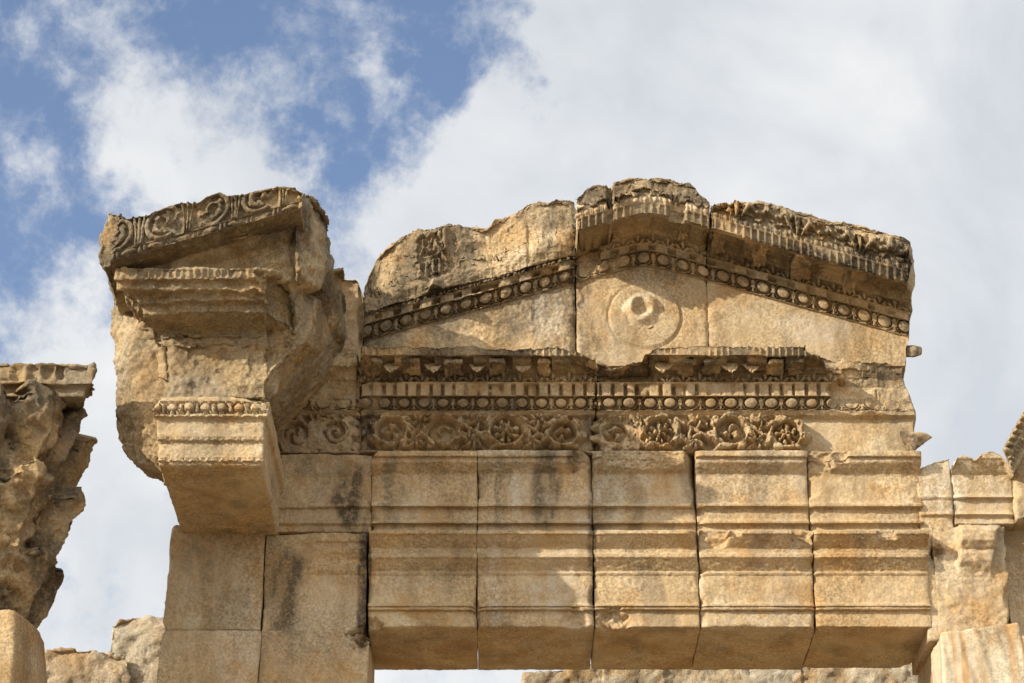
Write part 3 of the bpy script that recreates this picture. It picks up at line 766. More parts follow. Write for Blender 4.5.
for k, px in enumerate((372, 391, 412, 433, 455, 477, 500, 523, 546)):
    if k % 2: part_mesh(rL, 'rosette', *flower(X(px, 367, .28), .24, Z(368, .24), .075, k), grey=.3, seed=k).parent = oL['cornice_soffit']
    else: bracket(rL, px, 371, .13, .315, .15, .055, seed=k, par=oL['cornice_soffit'])
for k in range(1): pass

# right frieze and cornice block, broken off toward its right end
x0, x1 = X(596.0, 400), X(917, 400)
rR = root_at('frieze_block', 'longer carved frieze block right of the mid joint, broken smooth toward its right end', 'stone block', 757, 452, 0, 'carved frieze and cornice blocks')
cen = ctr([(614, 433, 16, 1, 3), (660, 434, 18.5, -1, 2), (731, 433, 19, 1, 3), (786, 436, 18, -1, 2)])
def brkR(u, v):
    lim = np.full_like(u, 2.0)
    wob = 9*np.sin(v*.13)+5*np.sin(v*.31+1)
    far = sst(790, 842, u+(v-400)*-.25+wob)
    T = .035+.10*sst(392, 352, v)*sst(905, 850, u)+.035*np.exp(-((v-404)/6.5)**2)*sst(876, 868, u)+.035*np.exp(-((u-880)/26)**2)*sst(395, 425, v)*sst(455, 430, v)
    lim = lim*(1-far)+T*far
    m = sst(656, 648, u+wob*.4)*sst(388, 380, v)
    lim = lim*(1-m)+m*(.27-.22*sst(345, 380, v)+.012*np.sin(u*.2))
    lim = np.where((v > 418) & (u < 640) & (u > 600), np.minimum(lim, .07), lim)
    lim = np.where((v > 440) & (u > 695) & (u < 830), np.minimum(lim, .12), lim)
    return lim
V, Q, qz, T3 = sweep(x0, x1, entab_profile(), T=.8, dx=.0068, relief=dict(rel, frieze=acanthus_scroll(cen, 0, .10, 6, .75), egg=worn(egg_dart(.166, .019, .05), .85, 5, lo=.08, hi=.5), dentil=worn(dentils(.099, .075, .02), .85, 6, lo=.08, hi=.5)),
   mods=[break_to(brkR, .030, 6, 14), rough(.004, 16, 61, .007), sky([(596, 352), (612, 360), (632, 356), (648, 352), (656, 346), (700, 345), (760, 345), (800, 345), (918, 345)], .38, .022, 13, 15),
         side([(330, 908), (360, 905), (372, 903), (384, 904), (392, 909), (400, 912), (415, 916), (430, 916), (444, 914), (454, 911)], .02, 17), ends(x0, x1, .012, .016, 18)])
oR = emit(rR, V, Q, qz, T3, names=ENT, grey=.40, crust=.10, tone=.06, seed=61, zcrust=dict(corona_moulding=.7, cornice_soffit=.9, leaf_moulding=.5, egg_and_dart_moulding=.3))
for k, px in enumerate((663, 684, 710, 731, 752, 775, 795)):
    if k in (0, 3, 4): part_mesh(rR, 'rosette', *flower(X(px, 367, .28), .24, Z(368, .24), .08, k), grey=.2, seed=k).parent = oR['cornice_soffit']
    else: bracket(rR, px, 371, .13, .315, .15, .055, seed=20+k, par=oR['cornice_soffit'])

# ---- pediment
XA = X(645, 258)
mpx = (Z(258)-Z(330, 0))/(X(645, 258)-X(385, 258))   # slope of the raking cornice
def zrake(xs): return -mpx*(np.sqrt((xs-XA)**2+.10**2)-.10)*np.where(xs > XA, 1.035, 1.0)
def rake_profile(front=.58, sima=True):
    e = 258.0
    c = [(e-135, front+.16, 'upper', .014), (e-98, front+.16, 'sima', .012), (e-66, front+.06, 'sima', .009), (e-62.5, front+.03, 'bead', .006), (e-56.5, front+.03, 'corona', .006), (e-44.5, front, 'corona', .008),
         (e-43, front-.03, 'cornice_soffit', .012), (e-24.5, .175, 'leaf', .006), (e-15.5, .145, 'fillet', .008), (e-14.5, .135, 'dentil', .007), (e-8, .132, 'fillet', .007), (e-7.2, .110, 'egg', .0055), (e+7.5, .055, 'fillet', .007), (e+9, .03, 'tymp', .016)]
    return c
def pediment(x0, x1, name, label, px, mods, rel, dx=.0075, bottom=None, T=.75, **wr):
    prof = rake_profile()
    pts = resolve(prof+[(258+12, .028, 'tymp', .016)], T)
    r = thing(name, label, 'stone block', (X(px, 345), 0, ZCT), 'blocks of the pediment')
    return r
PED = dict(upper='sima_scrollwork', sima='sima_scrollwork', bead='bead_moulding', corona='corona_moulding', cornice_soffit='cornice_soffit', leaf='leaf_moulding', dentil='dentil_course', egg='egg_and_dart_moulding', tymp='tympanum', fillet='body', back='body', bed='body')
def flatbase(zb):
    """tympanum runs down to a level bed however the cornice slopes"""
    def f(V):
        V[:, 2] = np.maximum(V[:, 2], zb); return V
    return f
def ped_sweep(x0, x1, mods, rel, T=.75):
    prof = rake_profile()
    zbot = ZCT-.02
    zmin = zbot-zrake(np.array([x0, x1])).min()*0  # bottom traced straight, then levelled
    # the last profile point lies low enough for the highest column
    row_low = 258+12
    low = zbot
    pr = prof+[(row_low, .028, 'bed', .05)]
    V = sweep_level(x0, x1, pr, T, .0075, rel, zrake, low, mods)
    return V
def sweep_level(x0, x1, prof, T, dx, rel, zoff, low, mods):
    """like sweep(), but the foot of the block is level at z=low: only the part above the tympanum follows the slope"""
    zt = Z(prof[-2][0], prof[-2][1])                 # top of the tympanum at the apex
    depth = zt-low
    # build with a tympanum as tall as at the apex, then scale each column
    pr = list(prof)
    lowrow = 345.5-0.0
    # find the row whose z equals low at p=.028
    lo, hi = 200., 600.
    for _ in range(60):
        mid = .5*(lo+hi)
        if Z(mid, .028) > low: lo = mid
        else: hi = mid
    pr[-1] = (lo, .028, 'bed', .05)
    def level(V):
        z0 = zoff(V[:, 0]); t = V[:, 2]-z0           # undo slope
        k = t < zt
        s = np.clip((t-low)/(zt-low), -1, 1)
        V[k, 2] = (low+s*(zt-low+z0))[k]
        return V
    return sweep(x0, x1, pr, T=T, dx=dx, relief=rel, zoff=zoff, mods=[level]+list(mods))
prel = dict(sima=sima_palmettes(.50, .075, .1, 4, .6), bead=beads(.082, .014), corona=worn(tongues(.058, .02), .85, 7), leaf=worn(anthemion(.125, .022), .6, 8), dentil=worn(dentils(.165, .07, 0, .36), .6, 9, lo=.2, hi=.6), egg=worn(egg_dart(.166, .020, .03), .7, 10, lo=.15, hi=.6),
            cornice_soffit=lambda x, b, H: -.05*(sst(.10, .2, np.abs(((x/.44) % 1)-.5)))*sst(.08, .2, b)*sst(.98, .88, b))
# left raking block: its cornice has broken away
x0, x1 = X(365, 300), X(574.8, 300)
r = thing('pediment_block', 'left sloping pediment block, its cornice broken away above the egg-and-dart band', 'stone block', (X(470, 345), 0, ZCT), 'blocks of the pediment')
def brkPL(u, v):
    d = v-(258+.277*(645-u))                          # rows below the egg line
    lim = np.full_like(u, 2.0)
    rem = (u > 416) & (u < 447) & (d < -26)           # a stump of the cornice survives
    base = .135+.0022*np.clip(-26-d, 0, 34)+.03*np.sin(u*.06)*sst(-32, -50, d)
    lim = np.where(d < -22, base, lim)
    m = sst(412, 420, u+.25*d)*sst(454, 440, u-.2*d)*sst(-22, -30, d)*sst(-62, -52, d)
    lim = lim+m*.14
    lim = lim+sst(425, 385, u)*sst(-26, -44, d)*(.05-.10*sst(395, 370, u))
    return lim
def stump(V, N=None):
    u, v = pix(V); d = v-(258+.277*(645-u)); V = V.copy(); w = sst(414, 420, u)*sst(450, 444, u)*(V[:, 1] < -.1)
    t1 = tongues(.055, .035)(V[:, 0], np.clip((d+56)/14, 0, 1), .12); t2 = sima_palmettes(.40, .06, .05, 3, .5)(V[:, 0], np.clip((d+86)/28, 0, 1), .26)
    V[:, 1] -= w*(np.where((d > -56) & (d < -42), t1+.03, 0)+np.where((d > -86) & (d < -58), t2+.02, 0)); return V
stump.needs_n = True
V, Q, qz, T3 = ped_sweep(x0, x1, [break_to(brkPL, .034, 5, 24), stump, rough(.005, 16, 62, .008),
    sky([(362, 300), (365, 287), (371, 270), (377, 255), (391, 242), (409, 233), (420, 229), (438, 231), (450, 226), (467, 228), (488, 226), (494, 220), (514, 212.5), (532, 202), (555, 201), (575, 199)], .17, .048, 7, 25, -.05),
    chip(365, 300, .2, (-1, -.35, .0), .03, 7, 26), ends(x0, x1, .012, .016, 28), rough(.006, 26, 29, 0)], prel)
o = emit(r, V, Q, qz, T3, names=dict(PED, upper='body', sima='body', bead='body', corona='body', cornice_soffit='body'), grey=1.0, crust=.5, tone=0, seed=62, zcrust=dict(leaf_moulding=.9, dentil_course=.2, egg_and_dart_moulding=.5))
# apex block
x0, x1 = X(575.4, 260), X(705.4, 260)
r = thing('pediment_apex_block', 'peak block of the pediment with the round shield in its tympanum', 'stone block', (X(640, 345), 0, ZCT), 'blocks of the pediment')
def brkPA(u, v):
    d = v-(258+.277*np.abs(645-u)); lim = np.full_like(u, 2.0)
    lim = np.where((u < 612) & (d > -44) & (d < 4), .18, lim)                    # hollow left soffit
    a = sst(652, 660, u+.2*d)*sst(688, 678, u+.1*d)
    lim = np.where(d < -20, np.minimum(lim, 1.0-a*(.46-.10*sst(-50, -80, d)+.16*sst(-48, -28, d))), lim)
    a = sst(604, 608, u)*sst(617, 612, u)
    lim = np.where(d < -28, np.minimum(lim, .80-.26*a), lim)
    lim = np.where((d < -72), np.minimum(lim, .62), lim)
    lim = np.where((u < 600) & (d > -28), .07, lim)
    return lim
SHX, SHZ = X(645, 316, .03), Z(316, .03)
def shield(V, N=None):
    u, v = pix(V); dx, dz = V[:, 0]-SHX, (V[:, 2]-SHZ)
    rr = np.sqrt(dx*dx+dz*dz)/.30; k = (V[:, 1] > -.06) & (V[:, 1] < .1) & (dz < .29)
    h = .012*sst(1.0, .97, rr)+.006*np.sqrt(np.maximum(0, 1-rr**2))-.010*np.exp(-((rr-1.03)/.03)**2)
    V = V.copy(); V[k, 1] -= h[k]; return V
V, Q, qz, T3 = ped_sweep(x0, x1, [shield, break_to(brkPA, .03, 7, 34), rough(.004, 15, 63, .006),
    sky([(574, 198), (577, 193), (583, 190), (593, 186), (614, 182), (626, 178.5), (640, 176.5), (655, 178), (669, 179.5), (687, 183.5), (699, 187), (703, 190), (706, 199)], .60, .028, 10, 35, 0),
    chip(703, 192, .6, (1, -.2, 1), .04, 6, 36), chip(577, 196, .6, (-1, -.1, .8), .04, 6, 37), ends(x0, x1, .012, .016, 38)], prel)
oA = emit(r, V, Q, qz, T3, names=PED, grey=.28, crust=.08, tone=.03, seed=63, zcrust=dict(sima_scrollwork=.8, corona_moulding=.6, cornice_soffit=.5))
for k, px in enumerate((641, 683)):
    bracket(r, px, 258+.277*abs(px-645)-33, .16, .53, .13, .06, seed=40+k, par=oA['cornice_soffit'])
# worn bust on the shield
C0 = W(644, 309, .05)
nr, na = 14, 40; BV = [(C0[0], -.06, C0[2])]; BQ, BT = [], []
for i in range(1, nr+1):
    rr = i/nr*.185
    for j in range(na):
        th = 2*math.pi*j/na
        hgt = .065*math.exp(-((rr-.095)/.042)**2)*(.85+.22*math.sin(th-.9)+.10*math.sin(3*th))-.02*math.exp(-(rr/.04)**2)+.012*(1-rr/.185)
        BV.append((C0[0]+rr*math.cos(th)*1.0-.02, -.045-hgt, C0[2]+rr*math.sin(th)*1.02))
for j in range(na): BT.append((0, 1+j, 1+(j+1) % na))
for i in range(nr-1):
    for j in range(na):
        a = 1+i*na+j; b2 = 1+i*na+(j+1) % na; BQ.append((a, a+na, b2+na, b2))
BV.append((C0[0], .03, C0[2])); c = len(BV)-1
for j in range(na): BT.append((c, 1+(nr-1)*na+(j+1) % na, 1+(nr-1)*na+j))
BV = np.array(BV); BV[:, 1] -= (.014*fbm(BV, 11, 3, 5)-.016*facet(BV, 12, 6))*(BV[:, 1] < 0); BV[:, 2] += .014*fbm(BV, 9, 2, 8)
part_mesh(r, 'worn_bust', BV, np.array(BQ), np.array(BT), label='worn whitish bust stump on the round shield', pale=.9, seed=3).parent = oA['tympanum']
# right raking block, best preserved
x0, x1 = X(706.0, 270), X(913.5, 270)
r = thing('pediment_block', 'right sloping pediment block with its carved cornice and palmettes intact', 'stone block', (X(810, 345), 0, ZCT), 'blocks of the pediment')
def brkPR(u, v):
    d = v-(258+.288*(u-645)); lim = np.full_like(u, 2.0)
    lim = np.where((d > 12) & (u > 780), 2, lim)
    lim = np.where((d < -20) & (d > -46) & (u > 878), .30, lim)
    lim = np.where(d < -86, .66, lim)
    return lim
V, Q, qz, T3 = ped_sweep(x0, x1, [break_to(brkPR, .02, 7, 44), rough(.004, 15, 64, .006),
    sky([(704, 208), (709, 207), (728, 205), (748, 203.5), (757, 202), (781, 208.6), (804, 214), (822, 221), (851, 225.7), (874, 231.5), (898, 238), (910, 242), (914, 250)], .62, .026, 10, 45, 0),
    chip(913, 246, .6, (1, -.3, .9), .03, 6, 46), chip(912, 300, .4, (1, -.35, -.2), .035, 6, 47), side([(230, 915), (286, 915), (292, 911), (300, 911), (311, 913), (322, 909), (341, 908), (352, 906), (380, 903)], .015, 49), ends(x0, x1, .012, .016, 48)], prel)
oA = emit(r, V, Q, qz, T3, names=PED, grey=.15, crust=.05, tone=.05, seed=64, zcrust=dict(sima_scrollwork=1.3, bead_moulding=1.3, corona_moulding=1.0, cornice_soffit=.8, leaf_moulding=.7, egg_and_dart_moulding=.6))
for k, px in enumerate((717, 761, 804, 848)):
    bracket(r, px, 258+.288*(px-645)-30, .16, .53, .14, .065, seed=50+k, par=oA['cornice_soffit'])

# stubs of stone at the broken right end
for nm, pts, lab in (('stone_stub', [(905, 345, .0), (916, 345.5, .02), (922, 348, .0), (922, 355, .0), (914, 357, .02), (905, 357, 0), (905, 345, -.15), (920, 347, -.15), (920, 355, -.15), (905, 357, -.15)], 'small square stone stub jutting from the broken pediment end, the upper one'),
                     ('stone_stub', [(900, 430, .0), (918, 432, .06), (926, 433.5, .04), (933, 437, .02), (925, 443, .02), (916, 450, .04), (908, 455, .0), (900, 455, -.2), (926, 434, -.16), (931, 437, -.12), (915, 450, -.2)], 'dark beak-shaped stone stub jutting from the broken frieze end, the lower one')):
    V, Q = rock([pts], .012, [rough(.01, 12, 5, .008)])
    rr = thing(nm, lab, 'stone stub', V.mean(0)); emit_rock(rr, V, Q, grey=.6, crust=1.6 if 'dark' in lab else .8, seed=9)

# ---- corner wall block between the projecting bay and the frieze
x0, x1 = X(268, 400), X(360.9, 400)
rC = root_at('corner_wall_block', 'weathered corner block in shade between the projecting bay and the frieze, its mouldings worn faint', 'stone block', 318, 452)
cen = ctr([(335, 432, 18, 1, 0), (295, 433, 17, -1, 3)])
def brkC(u, v):
    lim = np.full_like(u, .075); lim = np.where(v > 385, .075, lim)
    s = sst(312, 290, u+.15*(v-350))
    lim = np.where(v < 376, np.where(v > 338, .22+.35*sst(330, 296, u)-.10*sst(350, 374, v), .10+.35*sst(345, 290, u)-.03*sst(338, 270, v)), lim)
    lim = np.where((v > 376) & (v < 416), .085, lim); lim = np.where(v > 416, .052, lim)
    lim = np.where(u > 356, np.minimum(lim, .05), lim)
    return lim
prC = [(258, .45, 'upper', .014), (342, .42, 'upper', .014)]+[(max(q[0], 345), *q[1:]) for q in entab_profile()]
V, Q, qz, T3 = sweep(x0, x1, prC, T=.8, dx=.0085, relief=dict(rel, leaf=anthemion(.16, .012), dentil=lambda x, b, H: -.01+0*x, egg=egg_dart(.17, .015, .06), frieze=acanthus_scroll(cen, 0, .05, 16)),
   mods=[break_to(brkC, .045, 5, 54), rough(.006, 12, 65, .012),
         sky([(260, 235), (333, 240), (336, 258), (345, 262), (352, 268), (356, 272), (361, 282), (363, 290)], .15, .03, 8, 55, .0), rough(.006, 26, 56, 0), ends(x0, x1, .012, .016, 58)])
emit(rC, V, Q, qz, T3, names=dict(ENT, upper='body', corona='body', cornice_soffit='body', dentil='body'), grey=.6, crust=.25, tone=.10, seed=65)

# ---- left jamb wall
def simple_prof(rows):
    return rows
def wallblock(name, label, pxa, pxb, prof, T=.9, mods=(), mat=None, cat='stone block', rowx=560, dx=.013, group='plain blocks of the left jamb', names=None, relief=None, ztop=None, arris=.006, **wr):
    x0, x1 = X(pxa, rowx), X(pxb, rowx)
    r = root_at(name, label, cat, .5*(pxa+pxb), prof[-1][0], 0, group, z=Z(prof[-1][0], prof[-1][1]))
    sd = int(pxa*7+prof[0][0]) % 97
    V, Q, qz, T3 = sweep(x0, x1, prof, T=T, dx=dx, relief=relief, ztop=ztop, mods=[rough(.006, 9, sd, .010)]+list(mods)+[ends(x0, x1, arris, .02, sd+1), rough(.004, 28, sd+2, 0)])
    emit(r, V, Q, qz, T3, mat=mat, names=names or {}, seed=sd, **wr)
    return r
BF = 'body'
wallblock('wall_block', 'faintly moulded shaded block with a black streak, left of the first lintel block', 262, 372.0,
    [(452, .10, 'crown', .02), (456, .10, 'crown'), (474, .04, 'crown'), (477, .032, BF, .016), (503, .030, BF, .006), (506, .046, BF, .006), (509, .012, BF, .016), (521, .010, BF, .006), (523, .024, BF, .006), (526, .0, BF), (532, -.002, BF, .05)],
    rowx=490, mods=[break_to(lambda u, v: .055+0*u, .014, 7, 3)], grey=.45, crust=.15, tone=.05, names=dict(crown='crown_moulding'))
wallblock('wall_block', 'plain brown shaded block under the projecting bay, at the left edge of the jamb', 168, 264.2,
    [(525, .03, BF, .016), (630, .03, BF, .05)], rowx=560, mods=[chip(168, 560, .03, (-1, -.5, .05), .05, 3.5, 4), chip(162, 625, .03, (-1, -.2, -.6), .05, 4, 5)], grey=.35, tone=.22)
wallblock('wall_block', 'shaded jamb block with a dark grey stain and faint mouldings at upper right', 264.8, 367,
    [(533, .05, 'm', .012), (541, .05, 'm', .01), (543, .035, 'm', .01), (547, .035, 'm', .01), (549, .06, 'm', .01), (560, .03, 'm', .01), (566, .045, 'm', .01), (570, .045, 'm', .01), (575, .02, BF, .016), (634, .02, BF, .05)],
    rowx=570, mods=[break_to(lambda u, v: .014+.05*sst(300, 322, u), .012, 8, 13), chip(358, 628, .0, (.8, -.2, -1), .03, 6, 14), chip(367, 640, .02, (1, 0, -.5), .02, 6, 15)], grey=.4, tone=.08, names=dict(m='worn_moulding'))
ROWG = 683
zg = 0.0
def down(px_a, px_b, top, label, p, mods=(), **wr):
    x0, x1 = X(px_a, 660), X(px_b, 660)
    r = thing('wall_block', label, 'stone block', (.5*(x0+x1), 0, 0), 'plain blocks of the left jamb')
    sd = int(px_a) % 89
    hi = Z(top, p)
    # profile by explicit heights: fine where seen, coarse below
    pts = [(top, p, BF, .016), (700, p, BF, .25)]
    V, Q, qz, T3 = sweep_to_ground(x0, x1, pts, .9, .014, [rough(.006, 9, sd, .010)]+list(mods)+[ends(x0, x1, .006, .02, sd)])
    emit(r, V, Q, qz, T3, seed=sd, **wr)
def sweep_to_ground(x0, x1, pts, T, dx, mods):
    lo, hi = 700., 1500.
    for _ in range(60):
        m = .5*(lo+hi)
        if Z(m, pts[-1][1]) > 0: lo = m
        else: hi = m
    return sweep(x0, x1, pts+[(lo, pts[-1][1], BF, .3)], T=T, dx=dx, mods=mods)
down(159.5, 259.6, 630.5, 'tall plain brown jamb block, the lowest at the left edge of the jamb', .05, [chip(160, 640, .05, (-1, -.4, .3), .03, 5, 6)], grey=.3, tone=.15)
down(259.8, 368.5, 630.5, 'tall jamb block with faint vertical lines beside the door opening, bottom edge of the photo', .03, [bite(362, 634, .03, .12, 1, 7), chip(366, 632, .0, (.8, -.1, 1), .05, 6, 8)], grey=.25, pale=.2, tone=.05)

# ---- projecting bay on the left
# (a) architrave bracket
def front_band(fns, p, A_only=True):
    """carve bands on the outward face of a rock: (row0,row1,fn)"""
    def f(V, N=None):
        V = V.copy(); u, v = pix(V)
        face = N[:, 1] < -.75
        for r0, r1, fn in fns:
            k = face & (v > r0) & (v < r1) & (V[:, 1] < -p+.16)
            if k.any(): V[k, 1] -= fn(V[k, 0], (v[k]-r0)/(r1-r0), Z(r0, p)-Z(r1, p))
        return V
    f.needs_n = True
    return f
rB = root_at('bracket_architrave_block', 'projecting beam-end block at left with bead rows on its face and dark underside', 'stone block', 210, 470, 1.4)
hb = [box(152, 268, 396, 417, 1.50, -.2), box(156, 264, 415, 440, 1.46, -.2), box(157.5, 263, 438, 461, 1.43, -.2), box(159, 262, 459, 466, 1.41, -.2)]
V, Q = rock(hb, .012, [
    chip(156, 400, 1.5, (-1, -.6, .7), .04, 5, 2), chip(268, 398, 1.5, (1, -.5, .8), .05, 5, 3), chip(236, 396, 1.5, (.5, -1, 1.1), .035, 6, 4), chip(210, 466.5, 1.40, (0, -.7, -1), .012, 9, 5),
    front_band([(402, 413, egg_dart(.125, .02)), (413.5, 419, beads(.055, .012)), (437.5, 443, beads(.055, .014)), (458, 463.5, beads(.055, .014))], 1.5),
    rough(.005, 11, 6, .010), rough(.003, 30, 7, 0)])
emit_rock(rB, V, Q, zones={
    'egg_moulding': lambda C, N, u, v: (N[:, 1] < -.5*np.linalg.norm(N, axis=1)) & (C[:, 1] < -1.3) & (v > 397) & (v < 420),
    'bead_moulding': lambda C, N, u, v: (N[:, 1] < -.2*np.linalg.norm(N, axis=1)) & (C[:, 1] < -1.3) & (((v > 436.5) & (v < 444)) | ((v > 457) & (v < 465))),
    'soffit': lambda C, N, u, v: (N[:, 2] < -.75*np.linalg.norm(N, axis=1)) & (C[:, 2] < Z(466, 1.41)+.05)}, grey=.15, tone=.12, seed=71)

# (b) frieze and cornice of the bay with its broken left flank
rF = root_at('bay_cornice_block', 'eroded cornice block of the projecting bay, wide thin ledge above a hollowed face', 'stone block', 210, 396, 1.4)
hc = [box(114, 290, 267, 279, 1.86, -.2), box(119, 288, 277, 290, 1.80, -.2), box(127, 286, 288, 301, 1.72, -.2), box(134, 284, 299, 312, 1.65, -.2), box(143, 280, 310, 325, 1.58, -.2), box(152, 273, 322, 337, 1.52, -.2),
      box(158, 268, 334, 398, 1.46, -.2),
      [np.array(W(*q)) for q in ((262, 281, 1.74), (303, 280, 1.66), (264, 338, 1.52), (310, 340, 1.38), (326, 300, 1.22), (330, 350, .7), (300, 372, .9), (272, 372, 1.42))]+[np.array([W(x, y, .2)[0], .1, W(x, y, .2)[2]]) for x, y in ((270, 280), (335, 290), (330, 365), (275, 370))],
      [np.array(W(*q)) for q in ((286, 282, 1.55), (298, 296, 1.40), (296, 320, 1.32), (272, 336, 1.42), (268, 398, 1.42), (308, 296, 1.0), (314, 345, .65), (300, 385, .45), (345, 268, .55), (352, 345, .22), (296, 408, .15))]+[np.array([W(x, y, .2)[0], .1, W(x, y, .2)[2]]) for x, y in ((270, 280), (350, 290), (350, 350), (296, 415), (262, 440))],
      # broken left flank
      [*(W(x, y, 1.05) for x, y in ((105, 292), (109, 335), (109, 372), (109, 408), (110, 438), (119, 453), (131, 467), (160, 474), (165, 330))), *(W(x, y, 1.28) for x, y in ((128, 330), (134, 360), (136, 400), (140, 432), (160, 452), (165, 330))), *(W(x, y, .2) for x, y in ((150, 320), (166, 485), (164, 478), (200, 300), (200, 480)))]]
def brkF(V):
    u, v = pix(V)
    # frieze face scooped and rough
    k = (V[:, 1] < -1.2) & (v > 318) & (v < 400)
    lim = 1.42+.03*fbm(V, 5, 4, 21)-.05*facet(V, 5, 4)-.03*facet(V, 13, 5)
    lim = lim+.07*sst(365, 385, v)-.05*sst(330, 350, v)*sst(372, 355, v)
    p = -V[:, 1]; m = k & (p > lim); V[m, 1] = -lim[m]
    k2 = (v > 277) & (v < 322) & (V[:, 1] < -1.2)
    V[k2, 1] += (.035*np.maximum(0, fbm(V, 5, 4, 22))+.03*np.maximum(0, -facet(V, 4, 9)))[k2]
    return V
def flank(V, N=None):
    u, v = pix(V); k = sst(172, 158, u)*(v > 290)
    return V+np.array([-.8, -.6, 0])*((.020*fbm(V, 4.0, 4, 31)-.085*facet(V, 3.5, 32)-.045*facet(V, 9, 33)-.02*facet(V, 20, 34))*k)[:, None]
flank.needs_n = True
def sideF(V, N=None):
    u, v = pix(V); k = sst(.3, .7, N[:, 0])*sst(-1.75, -1.4, V[:, 1]); k3 = sst(266, 276, u)*(v > 278)
    kk = np.maximum(k, k3*.8)
    return V+np.array([.75, -.62, -.2])*((.02*fbm(V, 3.6, 4, 37)-.10*facet(V, 3.0, 38)-.05*facet(V, 7.5, 39)-.022*facet(V, 18, 40)-.02)*kk)[:, None]
sideF.needs_n = True
V, Q = rock(hc, .0115, [brkF, flank, relax(1),
    chip(318, 330, 1.25, (.8, -.6, -.15), .05, 4, 33), chip(276, 390, 1.46, (1, -.6, -.3), .04, 5, 34),
    front_band([(268, 277.5, tongues(.05, .018))], 1.86), front_band([(322, 338, egg_dart(.19, .010))], 1.6),
    sideF, relax(1), fac(.018, 8, 45), rough(.014, 9, 35, .016), rough(.008, 21, 46, 0), rough(.006, 27, 36, 0)])
emit_rock(rF, V, Q, zones={
    'ledge_moulding': lambda C, N, u, v: (C[:, 1] < -1.7) & (v < 279),
    'broken_flank': lambda C, N, u, v: (u < 158) & (v > 318) & (C[:, 1] > -1.35)}, mat=STONE_ROUGH, grey=.75, crust=.30, pale=.12, tone=.2, seed=72)

# (c) broken half pediment on top of the bay
rP = root_at('bay_pediment_block', 'huge broken pediment corner crowning the projecting bay, slanting band of palmettes on its face', 'stone block', 205, 268, 1.4)
hp = [[np.array(W(*q)) for q in ((286, 272, 1.66), (301, 276, 1.58), (297, 338, 1.28), (320, 296, 1.15), (322, 345, .7), (300, 362, .9))]+[np.array([W(x, y, .2)[0], .1, W(x, y, .2)[2]]) for x, y in ((285, 290), (330, 290), (325, 360), (295, 360))],
      [np.array(W(*q)) for q in ((292, 255, 1.5), (299, 300, 1.2), (330, 245, 1.25), (338, 300, .9), (350, 335, .4), (318, 342, .6), (300, 335, .9))]+[np.array([W(x, y, .2)[0], .1, W(x, y, .2)[2]]) for x, y in ((280, 290), (352, 285), (352, 345), (300, 345))],
      slab([(98, 232), (104, 212), (115, 208), (128, 214), (171, 203), (220, 190), (262, 186), (298, 184), (300, 212), (116, 262), (103, 268), (97, 250)], 1.90, -.1, .96),
      slab([(110, 262), (298, 205), (304, 240), (304, 271), (116, 271), (106, 268)], 1.80, -.1, .97),
      [*(W(x, y, 1.80) for x, y in ((290, 190), (300, 215), (300, 272), (285, 240))), *(W(x, y, 1.30) for x, y in ((318, 186), (329, 196), (335, 238), (336, 262), (330, 290), (300, 300))), *(W(x, y, .3) for x, y in ((330, 250), (340, 290), (345, 300), (300, 320), (250, 250)))],
      [*(W(x, y, 1.1) for x, y in ((112, 262), (116, 300), (122, 332), (170, 330), (200, 250))), *(W(x, y, .2) for x, y in ((125, 300), (150, 360), (250, 350), (250, 260)))]]
def gable(V):
    """sunk triangle below the raking band"""
    u, v = pix(V)
    band = 258-(u-115)*(51/182.)                     # lower edge of the palmette band
    k = (V[:, 1] < -1.5) & (u > 112) & (u < 302) & (v > band+6)
    tri = sst(3, 8, v-band-6)
    sh = sst(0, 4, v-(band+20+0*u)); 
    lim = 1.80-.07*tri-.10*sst(band+16, band+24, v)*sst(175, 200, u)
    p = -V[:, 1]; m = k & (p > lim); V[m, 1] = -lim[m]
    return V
def palm(V, N=None):
    V = V.copy(); u, v = pix(V); band = 258-(u-115)*(51/182.)
    f1 = sima_palmettes(.52, .062, .12, 9, .35); f2 = beads(.15, .018)
    ok = (N[:, 1] < -.55) & (V[:, 1] < -1.75) & (u > 116) & (u < 298)
    k = ok & (v > band-33) & (v < band-1)
    V[k, 1] -= f1(V[k, 0], (v[k]-band[k]+33)/32., .29)
    k = ok & (v > band-1) & (v < band+6)
    V[k, 1] -= f2(V[k, 0], (v[k]-band[k]+1)/7., .06)
    return V
palm.needs_n = True
def sideR(V, N=None):
    u, v = pix(V); k = sst(286, 310, u)
    return V+np.array([.75, -.6, -.25])*((.02*fbm(V, 3.2, 4, 67)-.12*facet(V, 2.6, 68)-.055*facet(V, 6.5, 69)-.025*facet(V, 16, 70))*k)[:, None]
sideR.needs_n = True
V, Q = rock(hp, .012, [gable,
    sky([(90, 240), (96, 229), (104, 210), (115, 211), (127, 218), (150, 217), (153, 213), (171, 206.5), (177, 204), (197, 204), (206, 198), (220, 193.5), (227, 197.5), (244, 195.5), (262, 191.5), (279, 187), (297, 186), (306, 166), (318, 163), (329, 172), (337, 184), (342, 212), (356, 240)], 1.9, .035, 8, 61, -.02),
    chip(98, 245, 1.9, (-1, -.2, .1), .06, 4, 62), chip(337, 240, 1.0, (1, -.15, .15), .05, 3.5, 63),
    rough(.012, 6.5, 64, .03), sideR, relax(1), fac(.022, 7, 74), fac(.010, 17, 75), rough(.014, 10, 76, 0), rough(.008, 22, 65, 0)])
emit_rock(rP, V, Q, mat=STONE_ROUGH, grey=1.1, crust=.75, tone=.15, seed=73)
BSL = (Z(207, 1.97)-Z(258, 1.97))/(X(297, 230, 1.97)-X(115, 230, 1.97)); BX = X(115, 230, 1.97)
